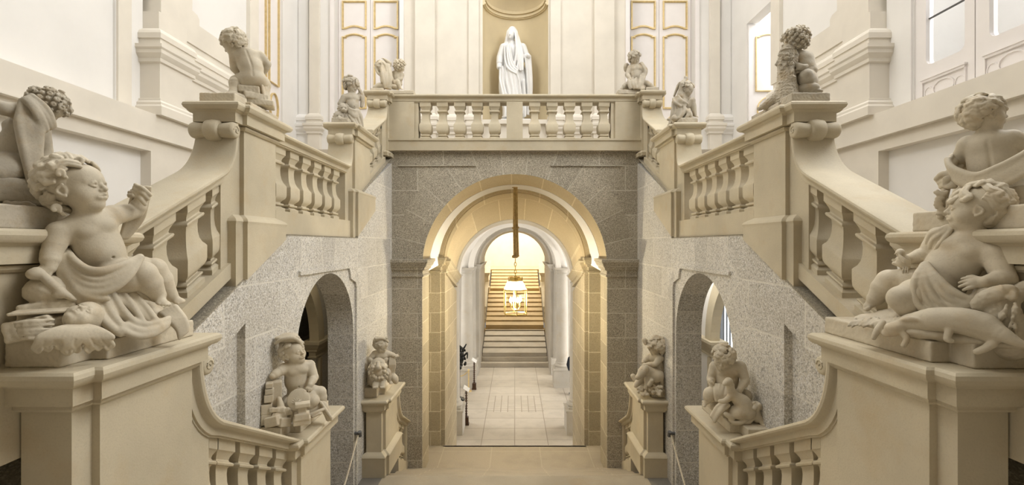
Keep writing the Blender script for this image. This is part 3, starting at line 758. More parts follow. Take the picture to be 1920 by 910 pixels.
# right window with two glazed leaves
wn = empty('window_1', (XO+.03, 1.75, .74)); wn['kind'] = 'structure'
M['glass'] = glass_mat('window_glass', (.96,.98,1.0))
M['pane_bar'] = plain_mat('lead_bar', (.12,.12,.12), .5)
def rrect(y0,y1,z0,z1,r):
    p = []
    for cy,cz,a in ((y1-r,z1-r,0),(y0+r,z1-r,PI/2),(y0+r,z0+r,PI),(y1-r,z0+r,1.5*PI)):
        p += [(cy+r*math.cos(a+PI/2*k/5), cz+r*math.sin(a+PI/2*k/5)) for k in range(6)]
    return p
for (y0,y1) in ((2.275,2.61),(1.94,2.27),(1.40,1.935),(.9,1.395)):
    pane = rrect(y0+.05,y1-.065,.945,3.9,.035)
    lf = MB().plate([(y0,.74),(y1,.74),(y1,4.1),(y0,4.1)],[pane],'x',XO+.01,XO+.05).obj('leaf', M['white_wood'], wn)
    MB().add([(XO+.03,p[0],p[1]) for p in pane],[list(range(len(pane)))]).obj('pane', M['glass'], lf)
    ya,yb = min(p[0] for p in pane), max(p[0] for p in pane)
    MB().box(XO+.024,XO+.036,ya,yb,1.193,1.198).obj('glazing_bar', M['pane_bar'], lf)
    mb = MB()
    pa,pb = ya-.01,yb+.015
    mb.box(XO-.006,XO+.012,pa-.006,pb+.006,.868,.877); mb.box(XO-.001,XO+.012,pa,pb,.856,.868)
    mb.box(XO+.001,XO+.012,pa-.002,pa+.004,.75,.856).box(XO+.001,XO+.012,pb-.004,pb+.002,.75,.856)
    cy=(pa+pb)/2; el=[(cy+.062*math.cos(2*PI*k/28),.803+.044*math.sin(2*PI*k/28)) for k in range(28)]; frame_loop(el,.007,mb,XO+.003,XO+.012,'x')
    for q in (-1,1):
        el=[(cy+q*.088+.028*math.cos(2*PI*k/20),.795+.034*math.sin(2*PI*k/20)) for k in range(20)]; frame_loop(el,.005,mb,XO+.006,XO+.012,'x')
    mb.obj('carved_panel', M['white_wood'], lf)
# light court seen through the window: pale wall with its own window
structure(MB().box(XO+.9,XO+.95,-.5,3.3,.2,4.3), 'wall_court', M['plaster'])
structure(MB().box(XO+.1,XO+.95,3.2,3.3,.2,4.3), 'wall_court_end', M['plaster'])
structure(MB().box(XO+.1,XO+.95,-.5,3.3,.3,.35), 'floor_court', M['step'])
wc = empty('window_2', (XO+.89,2.3,1.2)); wc['kind']='structure'
M['sky_pane'] = emit_mat('bright_daylight_pane', (.93,.97,1.0), 3.0)
f2 = MB()
for a,b in ((1.72,1.98),(2.02,2.28)):
    MB().box(XO+.885,XO+.895,a,b,1.25,2.6).obj('pane', M['sky_pane'], wc)
MB().plate([(1.66,1.18),(2.34,1.18),(2.34,2.7),(1.66,2.7)],[[(1.72,1.25),(1.98,1.25),(1.98,2.6),(1.72,2.6)],[(2.02,1.25),(2.28,1.25),(2.28,2.6),(2.02,2.6)]],'x',XO+.86,XO+.90).obj('window_frame', M['white_wood'], wc)
# unseen wall behind the camera, dark stone picked to cut bounced light
structure(MB().box(-XO,XO,-1.3,-1.2,-1.2,ZT), 'wall_near', M['gr_plain'])
structure(MB().box(-XO,XO,-1.3,1.0,3.2,3.3), 'ceiling_light_block', M['plaster'])  # unseen slab added to keep sky light off the front faces

# ------------------------------------------------ corridors behind the side arches
XC0 = XG+.155
for s in (-1,1):
    sd = SIDE[s]
    structure(MB().box(s*XC0,s*2.17,1.4,5.25,L1-.1,L1-.001), 'floor_side_passage_'+sd, M['floor_l'])
    structure(MB().box(s*1.05,s*2.17,5.15,5.25,L1,-.09), 'wall_side_passage_far_'+sd, M['gr_side'])
    structure(MB().box(s*XC0,s*2.17,1.5,1.6,L1,-.5), 'wall_side_passage_near_'+sd, M['gr_plain'])
    structure(MB().box(s*XC0,s*2.17,1.75,5.25,-.12,-.05), 'ceiling_side_passage_'+sd, M['plaster'])
    xa = 1.62
    cY,cZ,rr = 3.30,-.785,.60
    ar = [(cY+rr,L1)]+arc(cY,cZ,rr,0,PI,28)+[(cY-rr,L1)]
    mat = M['plaster'] if s>0 else M['gr_side']
    structure(MB().plate([(1.6,L1),(cY-rr,L1)]+ar[::-1][1:]+[(5.2,L1),(5.2,-.1),(1.6,-.1)],[],'x',s*xa,s*(xa+.04)), 'wall_inner_arch_'+sd, mat)
    impost('trim_inner_impost_'+sd, [(min(s*(xa-.0),s*(xa+.045)),cY+rr),(max(s*(xa-.0),s*(xa+.045)),cY+rr),(max(s*(xa-.0),s*(xa+.045)),cY+rr+.3),(min(s*(xa-.0),s*(xa+.045)),cY+rr+.3)], M['lime'], lambda y: cZ+.12)
    bo = arc(cY,cZ,rr+.11,0,PI,28); bi = arc(cY,cZ,rr-.004,0,PI,28)
    structure(MB().plate(bo+bi[::-1],[],'x',s*(xa-.03),s*(xa+.045)), 'trim_inner_archivolt_'+sd, M['lime'])
    structure(MB().box(s*(xa-.02),s*xa,cY+rr+.05,cY+rr+.09,L1,cZ-.15), 'trim_inner_pilaster_'+sd, M['lime'])
structure(MB().box(-2.17,-2.12,1.4,5.2,L1,-.1), 'wall_side_passage_end_left', M['gr_side'])
structure(MB().plate([(1.4,L1),(5.2,L1),(5.2,-.1),(1.4,-.1)],[[(3.8,-1.35),(4.9,-1.35),(4.9,-.25),(3.8,-.25)]],'x',1.87,1.92), 'wall_side_passage_end_right', M['cream'])
# barred window at the end of the right corridor
wb = empty('window_3', (1.9,4.35,-1.35)); wb['kind']='structure'
MB().box(1.93,1.94,3.75,4.95,-1.4,-.2).obj('pane', M['sky_pane'], wb)
for k in range(17):
    y = 3.84+.064*k
    MB().tube([(1.895,y,-1.35),(1.895,y,-.25)],.008,8).obj('bar', M['pane_bar'], wb)
MB().box(1.87,1.92,4.40,4.44,-1.35,-.25).obj('window_frame', M['pane_bar'], wb)
M['rope'] = plain_mat('pale_rope', (.62,.55,.42), .8, var=.15, scale=60)
for s in (-1,1):
    pts = []
    for k in range(13):
        t = k/12; pts.append((s*(1.0+.0*t), 2.86-.50*t, -1.17-.62*t+.10*t*t+.06*t*(t-1)))
    r = empty('rope_barrier', (s*1.0,2.6,-1.5)); tag(r, f'pale rope tied to a dark hook across the {SIDE[s]} side arch', 'rope')
    MB().tube([(s*.985,2.955,-1.165),(s*.95,2.945,-1.165)],.010,8).tube([(s*.95,2.95,-1.18),(s*.95,2.94,-1.15)],.013,8).obj('hook', M['pane_bar'], r, 60)
    MB().tube([(s*.955,2.945,-1.165)]+[(s*(.96+.05*k/11), 2.93-.60*k/11, -1.18-.40*k/11-.10*math.sin(PI*k/11)) for k in range(12)],.0055,6).obj('rope', M['rope'], r, 60)
# ================================================================ carving engine
# A statue part is a signed-distance field (smooth unions of tapered capsules, ellipsoids and blocks) turned into one closed mesh.
def V3(*a): return np.array(a, dtype=float)
def nrm(v):
    v = np.asarray(v, float); return v/max(np.linalg.norm(v),1e-9)

class Carve:
    """frame of one statue: image point (x,y) and depth d (pixels, away from the viewer) -> drawing units"""
    def __init__(s, x0, Y0):
        s.Y0 = Y0; rx = (x0-965)/900
        s.C0 = V3(rx*Y0, Y0)
        l = math.hypot(rx,1); s.ev = V3(-rx/l,-1/l); s.er = V3(1/l,-rx/l)
        s.cos = 1/l; s.u = Y0/900*math.sqrt(s.cos)
        s.parts = []
    def P(s, x, y, d=0.0):
        rx = (x-965)/900
        t = (s.C0@s.ev - d*s.Y0/900)/(rx*s.ev[0]+s.ev[1])
        return V3(rx*t, t, (458-y)/900*t)
    def D(s, r, c, u):
        """direction given as (image right, towards the viewer, up)"""
        return nrm(V3(s.er[0]*r+s.ev[0]*c, s.er[1]*r+s.ev[1]*c, u))
    def part(s, cell=2.0): return Part(s, cell)

class Part:
    def __init__(s, cv, cell): s.cv = cv; s.h = cell*cv.Y0/900; s.pr = []; s.u = cv.u; s.rough = 0
    def _p(s, p): return p if isinstance(p, np.ndarray) else s.cv.P(*p)
    def add(s, f, lo, hi, k, op=1): s.pr.append((f, np.minimum(lo,hi), np.maximum(lo,hi), k, op)); return s
    def cap(s, a, b, ra, rb=None, k=4, op=1):
        a, b = s._p(a), s._p(b); ra *= s.u; rb = ra if rb is None else rb*s.u; k *= s.u
        ab = b-a; L2 = max(ab@ab, 1e-12)
        def f(X,Y,Z):
            t = np.clip(((X-a[0])*ab[0]+(Y-a[1])*ab[1]+(Z-a[2])*ab[2])/L2, 0, 1)
            return np.sqrt((X-a[0]-t*ab[0])**2+(Y-a[1]-t*ab[1])**2+(Z-a[2]-t*ab[2])**2) - (ra+(rb-ra)*t)
        m = max(ra,rb)
        return s.add(f, np.minimum(a,b)-m, np.maximum(a,b)+m, k, op)
    def chain(s, pts, rs, k=4, op=1):
        """tapered polyline joined to the rest as ONE piece (no bulges at its joints)"""
        pts = [s._p(p) for p in pts]
        if not isinstance(rs,(list,tuple)): rs = [rs]*len(pts)
        sub = Part.__new__(Part); sub.cv = s.cv; sub.h = s.h; sub.u = s.u; sub.pr = []; sub.rough = 0
        for i in range(len(pts)-1): sub.cap(pts[i],pts[i+1],rs[i],rs[i+1],0)
        lo = np.min([p[1] for p in sub.pr],0); hi = np.max([p[2] for p in sub.pr],0)
        return s.add(sub.pr, lo, hi, k*s.u, op)
    def spline(s, pts, rs, k=4, n=4, op=1):
        pts = [s._p(p) for p in pts]
        if not isinstance(rs,(list,tuple)): rs = [rs]*len(pts)
        q = []; rr = []
        for i in range(len(pts)-1):
            p0,p1,p2,p3 = pts[max(i-1,0)],pts[i],pts[i+1],pts[min(i+2,len(pts)-1)]
            for j in range(n):
                t = j/n
                q.append(.5*((2*p1)+(-p0+p2)*t+(2*p0-5*p1+4*p2-p3)*t*t+(-p0+3*p1-3*p2+p3)*t**3)); rr.append(rs[i]+(rs[i+1]-rs[i])*t)
        q.append(pts[-1]); rr.append(rs[-1])
        return s.chain(q, rr, k, op)
    def ell(s, c, r, axes=None, k=8, op=1):
        """ellipsoid; axes: three directions (rows) or None for right/viewer/up"""
        c = s._p(c)
        r = [x*s.u for x in (r if hasattr(r,'__len__') else (r,r,r))]; k *= s.u
        A = np.array(axes if axes is not None else [s.cv.D(1,0,0), s.cv.D(0,1,0), V3(0,0,1)])
        e = np.sqrt(((A.T*np.array(r))**2).sum(1))
        def f(X,Y,Z):
            x,y,z = X-c[0],Y-c[1],Z-c[2]
            q = [(x*A[i,0]+y*A[i,1]+z*A[i,2]) for i in range(3)]
            k0 = np.sqrt((q[0]/r[0])**2+(q[1]/r[1])**2+(q[2]/r[2])**2)
            k1 = np.sqrt((q[0]/r[0]**2)**2+(q[1]/r[1]**2)**2+(q[2]/r[2]**2)**2)
            return k0*(k0-1)/np.maximum(k1,1e-9)
        return s.add(f, c-e, c+e, k, op)
    def box(s, c, hs, axes=None, rnd=1.5, k=3, op=1):
        c = s._p(c); hs = np.array(hs,float)*s.u; rnd *= s.u; k *= s.u
        A = np.array(axes if axes is not None else [s.cv.D(1,0,0), s.cv.D(0,1,0), V3(0,0,1)])
        e = (np.abs(A.T)*hs).sum(1)
        def f(X,Y,Z):
            x,y,z = X-c[0],Y-c[1],Z-c[2]
            q = [np.abs(x*A[i,0]+y*A[i,1]+z*A[i,2])-(hs[i]-rnd) for i in range(3)]
            o = np.sqrt(np.maximum(q[0],0)**2+np.maximum(q[1],0)**2+np.maximum(q[2],0)**2)
            return o+np.minimum(np.maximum(q[0],np.maximum(q[1],q[2])),0)-rnd
        return s.add(f, c-e, c+e, k, op)
    def wbox(s, x0,x1,y0,y1,z0,z1, rnd=.003, k=2, op=1):
        """axis-aligned block in drawing units"""
        c = V3((x0+x1)/2,(y0+y1)/2,(z0+z1)/2)
        return s.box(c, [abs(x1-x0)/2/s.u,(y1-y0)/2/s.u,(z1-z0)/2/s.u], np.eye(3), rnd/s.u, k, op)
    def folds(s, A, B, n, r, k=None, sag=0, seed=0, sheet=.75, m=6):
        """drapery: n ridges interpolated between two guide curves, over a thinner sheet"""
        rg = random.Random(seed); A = [s._p(p) for p in A]; B = [s._p(p) for p in B]
        k = r*.75 if k is None else k
        def samp(L,t):
            x = t*(len(L)-1); i = min(int(x),len(L)-2); f = x-i; return L[i]*(1-f)+L[i+1]*f
        N = n*2-1
        for i in range(N):
            t = i/(N-1); ridge = i%2 == 0
            tt = t + (rg.uniform(-.3,.3)/N if 0<i<N-1 else 0)
            ph = rg.uniform(0,6)
            pts = []
            for j in range(m):
                q = j/(m-1)
                w = tt+.35/N*math.sin(ph+q*4)
                w = min(max(w,0),1)
                p = samp(A,q)*(1-w)+samp(B,q)*w
                p = p + V3(0,0,-1)*sag*s.u*math.sin(PI*q)*math.sin(PI*w)
                p2 = p + np.append(s.cv.ev,0)*(s.u*r*(.6 if ridge else -.45))
                pts.append(p2)
            rr = r*(rg.uniform(.85,1.15) if ridge else sheet)
            s.spline(pts, [rr*(.85+.25*math.sin(PI*j/(m-1))) for j in range(m)], k, 3)
        return s
    def field(s):
        h = s.h; pad = 3*h
        pos = [p for p in s.pr if p[4] > 0]
        lo = np.min([p[1] for p in pos],0)-pad; hi = np.max([p[2] for p in pos],0)+pad
        n = np.ceil((hi-lo)/h).astype(int)+1
        D = np.full(n, 4*h+.05, np.float32)
        ax = [lo[i]+h*np.arange(n[i]) for i in range(3)]
        for f,a,b,k,op in s.pr:
            m = k+2*h
            i0 = np.maximum(np.floor((a-m-lo)/h).astype(int),0); i1 = np.minimum(np.ceil((b+m-lo)/h).astype(int)+1,n)
            if np.any(i1<=i0): continue
            sl = tuple(slice(i0[i],i1[i]) for i in range(3))
            if callable(f): d = f(ax[0][sl[0]][:,None,None], ax[1][sl[1]][None,:,None], ax[2][sl[2]][None,None,:]).astype(np.float32)
            else:
                d = np.full([q.stop-q.start for q in sl], m+h, np.float32)
                for g,a2,b2,_,_ in f:
                    j0 = np.maximum(np.floor((a2-m-lo)/h).astype(int),i0); j1 = np.minimum(np.ceil((b2+m-lo)/h).astype(int)+1,i1)
                    if np.any(j1<=j0): continue
                    v = d[tuple(slice(j0[q]-i0[q],j1[q]-i0[q]) for q in range(3))]
                    np.minimum(v, g(ax[0][j0[0]:j1[0]][:,None,None], ax[1][j0[1]:j1[1]][None,:,None], ax[2][j0[2]:j1[2]][None,None,:]), out=v, casting='unsafe')
            cur = D[sl]
            kk = max(k,1e-6)
            if op > 0:
                q = np.maximum(kk-np.abs(cur-d),0)/kk; D[sl] = np.minimum(cur,d)-q*q*kk*.25
            else:
                d = -d; q = np.maximum(kk-np.abs(cur-d),0)/kk; D[sl] = np.maximum(cur,d)+q*q*kk*.25
        if s.rough:
            a,fr = s.rough; a *= s.u; fr = fr/s.u
            X,Y,Z = ax[0][:,None,None],ax[1][None,:,None],ax[2][None,None,:]
            D += (a*(np.sin(X*fr*1.3+2*np.sin(Z*fr*.7))*np.sin(Y*fr+1.7*np.sin(X*fr*.9))*np.sin(Z*fr*1.1+1.3*np.sin(Y*fr*.8)) + a*.5*np.sin(X*fr*2.9+Z*fr)*np.sin(Y*fr*2.7)*np.sin(Z*fr*3.1-Y*fr)/max(a,1e-9)*a)).astype(np.float32)
        return D, lo, h
    def mesh(s, name, mat, parent=None, smooth=1):
        D, lo, h = s.field()
        n = D.shape; S0 = D < 0
        c = [slice(0,-1), slice(1,None)]
        cnt = np.zeros([x-1 for x in n], np.int8)
        for i in (0,1):
            for j in (0,1):
                for l in (0,1): cnt += S0[c[i],c[j],c[l]]
        act = (cnt>0)&(cnt<8)
        idx = np.full(act.shape, -1, np.int32); I = np.argwhere(act); idx[act] = np.arange(len(I))
        acc = np.zeros((len(I),3)); w = np.zeros(len(I))
        def val(o): return D[I[:,0]+o[0], I[:,1]+o[1], I[:,2]+o[2]].astype(float)
        cor = {o: val(o) for o in [(i,j,l) for i in (0,1) for j in (0,1) for l in (0,1)]}
        for o in cor:
            for a in range(3):
                if o[a] == 0:
                    o2 = list(o); o2[a] = 1; o2 = tuple(o2)
                    v0, v1 = cor[o], cor[o2]; m = (v0<0)!=(v1<0)
                    t = np.where(m, v0/np.where(m, v0-v1, 1), 0)
                    p = np.zeros((len(I),3)); p[:] = o; p[:,a] = t
                    acc += p*m[:,None]; w += m
        v = (I+acc/w[:,None])*h+lo
        F = []
        for a in range(3):
            b_, c_ = [(1,2),(2,0),(0,1)][a]
            s0 = [slice(1,-1)]*3; s0[a] = slice(0,-1); s1 = list(s0); s1[a] = slice(1,None)
            A0, A1 = S0[tuple(s0)], S0[tuple(s1)]
            E = np.argwhere(A0 != A1); 
            if not len(E): continue
            flip = A0[tuple(E.T)]
            E = E+1; E[:,a] -= 1
            def cell(db,dc):
                q = E.copy(); q[:,b_] -= db; q[:,c_] -= dc; return idx[tuple(q.T)]
            q = np.stack([cell(0,0),cell(1,0),cell(1,1),cell(0,1)],1)
            q[~flip] = q[~flip][:,::-1]; F.append(q)
        F = np.concatenate(F); F = F[(F>=0).all(1)]
        # light relaxation
        for _ in range(smooth):
            sm = np.zeros_like(v); ct = np.zeros(len(v))
            for i in range(4):
                e0, e1 = F[:,i], F[:,(i+1)%4]
                for q in range(3):
                    sm[:,q] += np.bincount(e0, v[e1,q], len(v)) + np.bincount(e1, v[e0,q], len(v))
                ct += np.bincount(e0, minlength=len(v)) + np.bincount(e1, minlength=len(v))
            v = v*.5 + .5*sm/np.maximum(ct,1)[:,None]
        vs = v*S; vs[:,2] += ZC
        a, b = vs.min(0), vs.max(0); org = ((a[0]+b[0])/2,(a[1]+b[1])/2,a[2])
        vs = vs-np.array(org)
        me = bpy.data.meshes.new(name)
        me.vertices.add(len(vs)); me.vertices.foreach_set('co', vs.astype(np.float32).ravel())
        me.loops.add(F.size); me.loops.foreach_set('vertex_index', F.astype(np.int32).ravel())
        me.polygons.add(len(F)); me.polygons.foreach_set('loop_start', np.arange(0,F.size,4,dtype=np.int32)); me.polygons.foreach_set('loop_total', np.full(len(F),4,np.int32))
        me.update(calc_edges=True); me.validate(); me.shade_smooth(); me.materials.append(mat)
        o = bpy.data.objects.new(name, me)
        return link(o, org, parent)

# ------------------------------------------------ anatomy
def frame(f, u):
    f = nrm(f); u = np.asarray(u,float); u = nrm(u-f*(u@f)); r = np.cross(f,u); return np.array([r,f,u])   # rows: right, forward, up

def head(b, c, f, u, R, ear=True, open_mouth=False):
    """child's head: c centre, f where the face looks, u up, R in px (head height about 2.2 R)"""
    c = b._p(c); A = frame(f,u)
    def L(x,y,z): return c + (A.T@V3(x,y,z))*R*b.u
    def E(p,r,k=.2,op=1): b.ell(L(*p), [q*R for q in r], A, k*R, op)
    def C(p,q,ra,rb,k=.06,op=1): b.cap(L(*p),L(*q),ra*R,rb*R,k*R,op)
    E((0,-.16,.18),(.84,.95,.88)); E((0,.22,-.28),(.64,.66,.72),.3)
    for s in (-1,1):
        E((s*.38,.40,-.40),(.32,.34,.34),.25)
        C((s*.10,.83,.13),(s*.46,.66,.10),.055,.05,.14)
        E((s*.29,.93,-.06),(.18,.22,.12),.10,-1)
        E((s*.285,.715,-.07),(.150,.150,.135),.015)
        # lids
        for (a0,h,rr) in ((0,.10,.04),(1,-.085,.032)):
            pts = [(s*.285-.155+.31*t, .775+.10*math.sin(PI*t), -.07+h*math.sin(PI*t)) for t in (0,.25,.5,.75,1)]
            for p,q in zip(pts[:-1],pts[1:]): C(p,q,rr,rr,.012)
        E((s*.275,.885,-.06),(.07,.065,.07),.012,-1)      # drilled pupil
        E((s*.10,.92,-.315),(.085,.085,.07),.05)
    E((0,.45,.30),(.56,.44,.44),.3); E((0,.60,-.86),(.22,.22,.18),.22); E((0,.30,-.86),(.34,.36,.24),.3)
    C((0,.83,.04),(0,1.0,-.24),.07,.10,.08); E((0,1.03,-.275),(.105,.095,.09),.05)
    # mouth
    E((0,.82,-.56),(.26,.14,.16),.15)
    C((-.20,.83,-.545),(0,.965,-.495),.035,.065,.05); C((.20,.83,-.545),(0,.965,-.495),.035,.065,.05)
    C((-.13,.88,-.625),(.13,.88,-.625),.05,.05,.06); E((0,.93,-.63),(.10,.06,.05),.05)
    C((-.22,.90,-.565),(0,1.02,-.555),.018,.030,.03,-1); C((.22,.90,-.565),(0,1.02,-.555),.018,.030,.03,-1)
    if open_mouth: E((0,.98,-.57),(.10,.10,.04),.03,-1)
    if ear:
        for s in (-1,1):
            E((s*.80,-.06,-.20),(.07,.20,.27),.08)
            E((s*.88,-.02,-.19),(.05,.10,.15),.04,-1)
            pts = [(s*(.86+.05*math.sin(PI*t)), .08-.26*math.sin(PI*(t*.85+.1)), -.40+.46*t) for t in (0,.2,.4,.6,.8,1)]
            for p,q in zip(pts[:-1],pts[1:]): C(p,q,.05,.055,.03)
            E((s*.84,.05,-.42),(.06,.07,.07),.05)
    return A, L

def hair(cv, c, f, u, R, seed=1, n=30, length=.95, wild=.0, thick=.085, cell=1.8, front=.35, curl=1.0, top=.62, flow=None, side=True, vol=1.0):
    """carved locks over the scalp: each lock is a triple strand flowing from the parting and ending in a curl"""
    b = cv.part(cell); c = b._p(c); A = frame(f,u); rg = random.Random(seed)
    def L(p): return c + (A.T@np.asarray(p,float))*R*b.u
    b.ell(L((0,-.31,.22)), [.85*R*vol,.84*R*vol,.88*R*vol], A, .1*R)
    cen = V3(0,-.20,.20); crown = nrm(flow if flow is not None else V3(0,-.45,.9))
    rad = V3(.84,.96,.92)*vol
    tot = int(n*2.2)
    for i in range(tot):
        z = 1-2*(i+.5)/tot; a = i*2.399963+rg.uniform(-.3,.3); rr = math.sqrt(max(0,1-z*z))
        d = V3(rr*math.cos(a), rr*math.sin(a), z)
        if d[2] < -.66: continue
        if d[1] > front and d[2] < top: continue
        if side and abs(d[0]) > .45 and d[1] > -.28 and d[2] < .22: continue
        p = cen + d*rad
        t = d-crown; t = nrm(t - d*(t@d) + V3(rg.uniform(-1,1),rg.uniform(-1,1),rg.uniform(-1,1))*(.22+wild*.6))
        t = nrm(t - d*(t@d)); sd = np.cross(d,t)
        ph = rg.choice((-1,1)); ln = length*rg.uniform(.65,1.05)*.60
        for st in (-1,0,1):
            pts = []; rs = []
            m = 9
            for j in range(m):
                q = j/(m-1)
                if q < .55:
                    s1 = q/.55*ln
                    pp = p + t*s1 + sd*(.12*math.sin(q*8+ph)*ph+st*thick*1.45)
                    lift = .06+.05*math.sin(q*4)
                else:
                    w = (q-.55)/.45*PI*1.45*curl; cr = .19
                    base = p + t*ln + sd*(.12*math.sin(4.4+ph)*ph)
                    rad2 = max(cr - st*ph*thick*1.25, .035)
                    pp = base + sd*ph*cr + (-sd*ph*math.cos(w)+t*math.sin(w))*rad2
                    lift = .08+.10*math.sin(w)+wild*.14*q
                e = pp-cen; e = e/rad; e = e/max(np.linalg.norm(e),1e-6)
                pts.append(L(cen+e*rad*(1+lift+(.03 if st==0 else 0))))
                rs.append(thick*R*(.75+.35*math.sin(PI*(.15+.75*q))))
            b.chain(pts, rs, thick*R*.15)
    return b

def hand(b, w, d, n, R, curl=.5, thumb=1, spread=.12):
    """w wrist, d direction of the hand, n back-of-hand normal, R head radius px; fingers bend away from n"""
    w = b._p(w); A = frame(d,n); r_, f_, u_ = A
    s = R*b.u
    b.ell(w+f_*.27*s, [.25*R,.31*R,.15*R], A, .10*R)
    for i in range(4):
        o = (i-1.5)*.125
        ln = [.34,.40,.38,.30][i]
        p = w+f_*(.46-.04*abs(i-1.3))*s + r_*o*s*1.15
        a = curl*.55; pts = [p]; dir_ = f_+r_*(i-1.5)*spread
        for q in range(3):
            ca, sa = math.cos(a), math.sin(a)
            pts.append(pts[-1] + nrm(dir_*ca - u_*sa)*ln*s*(.42 if q==0 else .31)); a += curl*1.0
        b.chain(pts, [.085*R,.078*R,.070*R,.058*R], .03*R)
    p = w+f_*.14*s+r_*thumb*.20*s - u_*.03*s
    b.chain([p, p+(r_*thumb*.14+f_*.16-u_*.05)*s, p+(r_*thumb*(.16-.10*curl)+f_*.33-u_*.12*curl)*s], [.105*R,.085*R,.065*R], .04*R)

def foot(b, a, d, n, R):
    """a ankle, d toe direction, n instep normal"""
    a = b._p(a); A = frame(d,n); r_, f_, u_ = A; s = R*b.u
    b.ell(a-f_*.12*s-u_*.14*s, [.22*R,.25*R,.22*R], A, .15*R)
    b.cap(a-u_*.05*s, a+f_*.42*s-u_*.20*s, .24*R, .17*R, .15*R)
    b.ell(a+f_*.38*s-u_*.22*s, [.25*R,.26*R,.13*R], A, .12*R)
    for i in range(5):
        o = (i-2)*.105
        p = a+f_*(.58-.035*abs(i-1)**1.3)*s+r_*o*s-u_*.25*s
        b.cap(p-f_*.04*s, p+f_*.09*s-u_*.02*s, (.085 if i else .11)*R, (.07 if i else .095)*R, .03*R)

def putto(b, R, j):
    """torso and limbs from joints given as (x,y,depth). Radii follow the head radius R."""
    g = lambda n: b._p(j[n])
    m = j.get('fat',1.0)*R
    pel, bel, che, nek = g('pelvis'), g('belly'), g('chest'), g('neck')
    up = nrm(che-pel)
    sl, sr = g('shL'), g('shR'); ax = sr-sl; ax = nrm(ax-up*(ax@up)); fw = np.cross(up,ax)
    T = np.array([ax,fw,up])
    b.ell(che,[.90*m,.66*m,.80*m],T,.3*R); b.ell(che*.5+bel*.5,[.86*m,.68*m,.60*m],T,.3*R); b.ell(bel,[.88*m,.76*m,.74*m],T,.45*R); b.ell(pel,[.92*m,.78*m,.66*m],T,.4*R)
    for q in (sl,sr): b.cap(che+up*.25*m*b.u, q, .52*m, .44*m, .35*R)
    b.cap(che+up*.3*m*b.u, nek, .5*m, .36*m, .3*R)
    if 'head' in j: b.cap(nek, g('head'), .36*m, .36*m, .10*R)
    side = 1 if j.get('front',True) else 0
    ffw = fw if (fw@np.append(b.cv.ev,0) > 0) == bool(j.get('front',True)) else -fw
    # chest relief, navel
    for s_ in (-1,1): b.ell(che+ax*s_*.36*m*b.u+ffw*.42*m*b.u+up*.05*m*b.u,[.34*m,.26*m,.28*m],T,.18*R)
    b.ell(bel+ffw*.30*m*b.u-up*.05*m*b.u,[.58*m,.50*m,.52*m],T,.35*R)
    b.ell(bel+ffw*.82*m*b.u-up*.12*m*b.u,[.06*m,.08*m,.05*m],T,.05*R,-1)
    b.spline([che-ffw*.70*m*b.u+up*.4*m*b.u, bel-ffw*.80*m*b.u, pel-ffw*.80*m*b.u],.04*m,.16*R,4,-1)
    for s_ in 'LR':
        if 'el'+s_ in j:
            a,e,w = g('sh'+s_),g('el'+s_),g('wr'+s_); a2 = j.get('arm',1.0)*m
            mid = a*.45+e*.55
            b.chain([a,mid,e],[.44*a2,.40*a2,.335*a2],.12*R); 
            m2 = e*.62+w*.38
            b.chain([e,m2,w],[.335*a2,.345*a2,.235*a2],.07*R)
        if 'kn'+s_ in j:
            h,k,a = g('hip'+s_),g('kn'+s_),g('an'+s_)
            l2 = j.get('leg',1.0)*m
            b.chain([h,h*.5+k*.5,k],[.66*l2,.60*l2,.44*l2],.2*R)
            b.ell(k,[.43*l2]*3,T,.1*R)
            b.chain([k,k*.6+a*.4,a],[.40*l2,.43*l2,.265*l2],.10*R)

M['stat'] = stone_mat('carved_limestone', (.55,.49,.38), var=.14, speck=.3, scale=2.2, bump=.22, rough=.6, stain_amt=.45)
M['stat_d'] = stone_mat('weathered_carved_stone', (.45,.405,.325), var=.20, speck=.35, scale=3, bump=.35, rough=.7, stain_amt=.6)
M['stat_w'] = plain_mat('white_marble', (.74,.74,.735), .35, var=.02)

def statue(name, label, p, cat='statue'):
    r = empty(name, p); return tag(r, label, cat, None)

def figure(cv, st, R, HR, J, f, u, cell, mat, hands={}, feet={}, name='body', hd=True, **hk):
    """a child's body from its joints with head, hands and feet; returns nothing, adds body and hair under the statue"""
    b = cv.part(cell); putto(b, R, J)
    if hd: head(b, J['head'], f, u, HR, **{k:hk.pop(k) for k in ('ear','open_mouth') if k in hk})
    for s_,(d,n,c,t) in hands.items(): hand(b, J['wr'+s_], cv.D(*d), cv.D(*n), HR*.92, c, t)
    for s_,(d,n) in feet.items(): foot(b, J['an'+s_], cv.D(*d), cv.D(*n), HR*.9)
    b.mesh(name, mat, st)
    if hk.get('n',1):
        hk.setdefault('cell', cell); hair(cv, J['head'], f, u, HR, **hk).mesh('hair', mat, st)

def rocks(c, items, seed=0):
    """rough hewn blocks: (x,y,d, half sizes)"""
    rg = random.Random(seed)
    for x,y,d,a,b_,h in items:
        q = rg.uniform(-.5,.5); t = rg.uniform(-.25,.25)
        A = [c.cv.D(math.cos(q),math.sin(q),t), c.cv.D(-math.sin(q),math.cos(q),.1), V3(0,0,1)]
        r = nrm(A[0]); f = nrm(A[1]-r*(A[1]@r)); A = np.array([r,f,np.cross(r,f)])
        c.box((x,y,d),(a,b_,h),A,min(a,h)*.25,3)

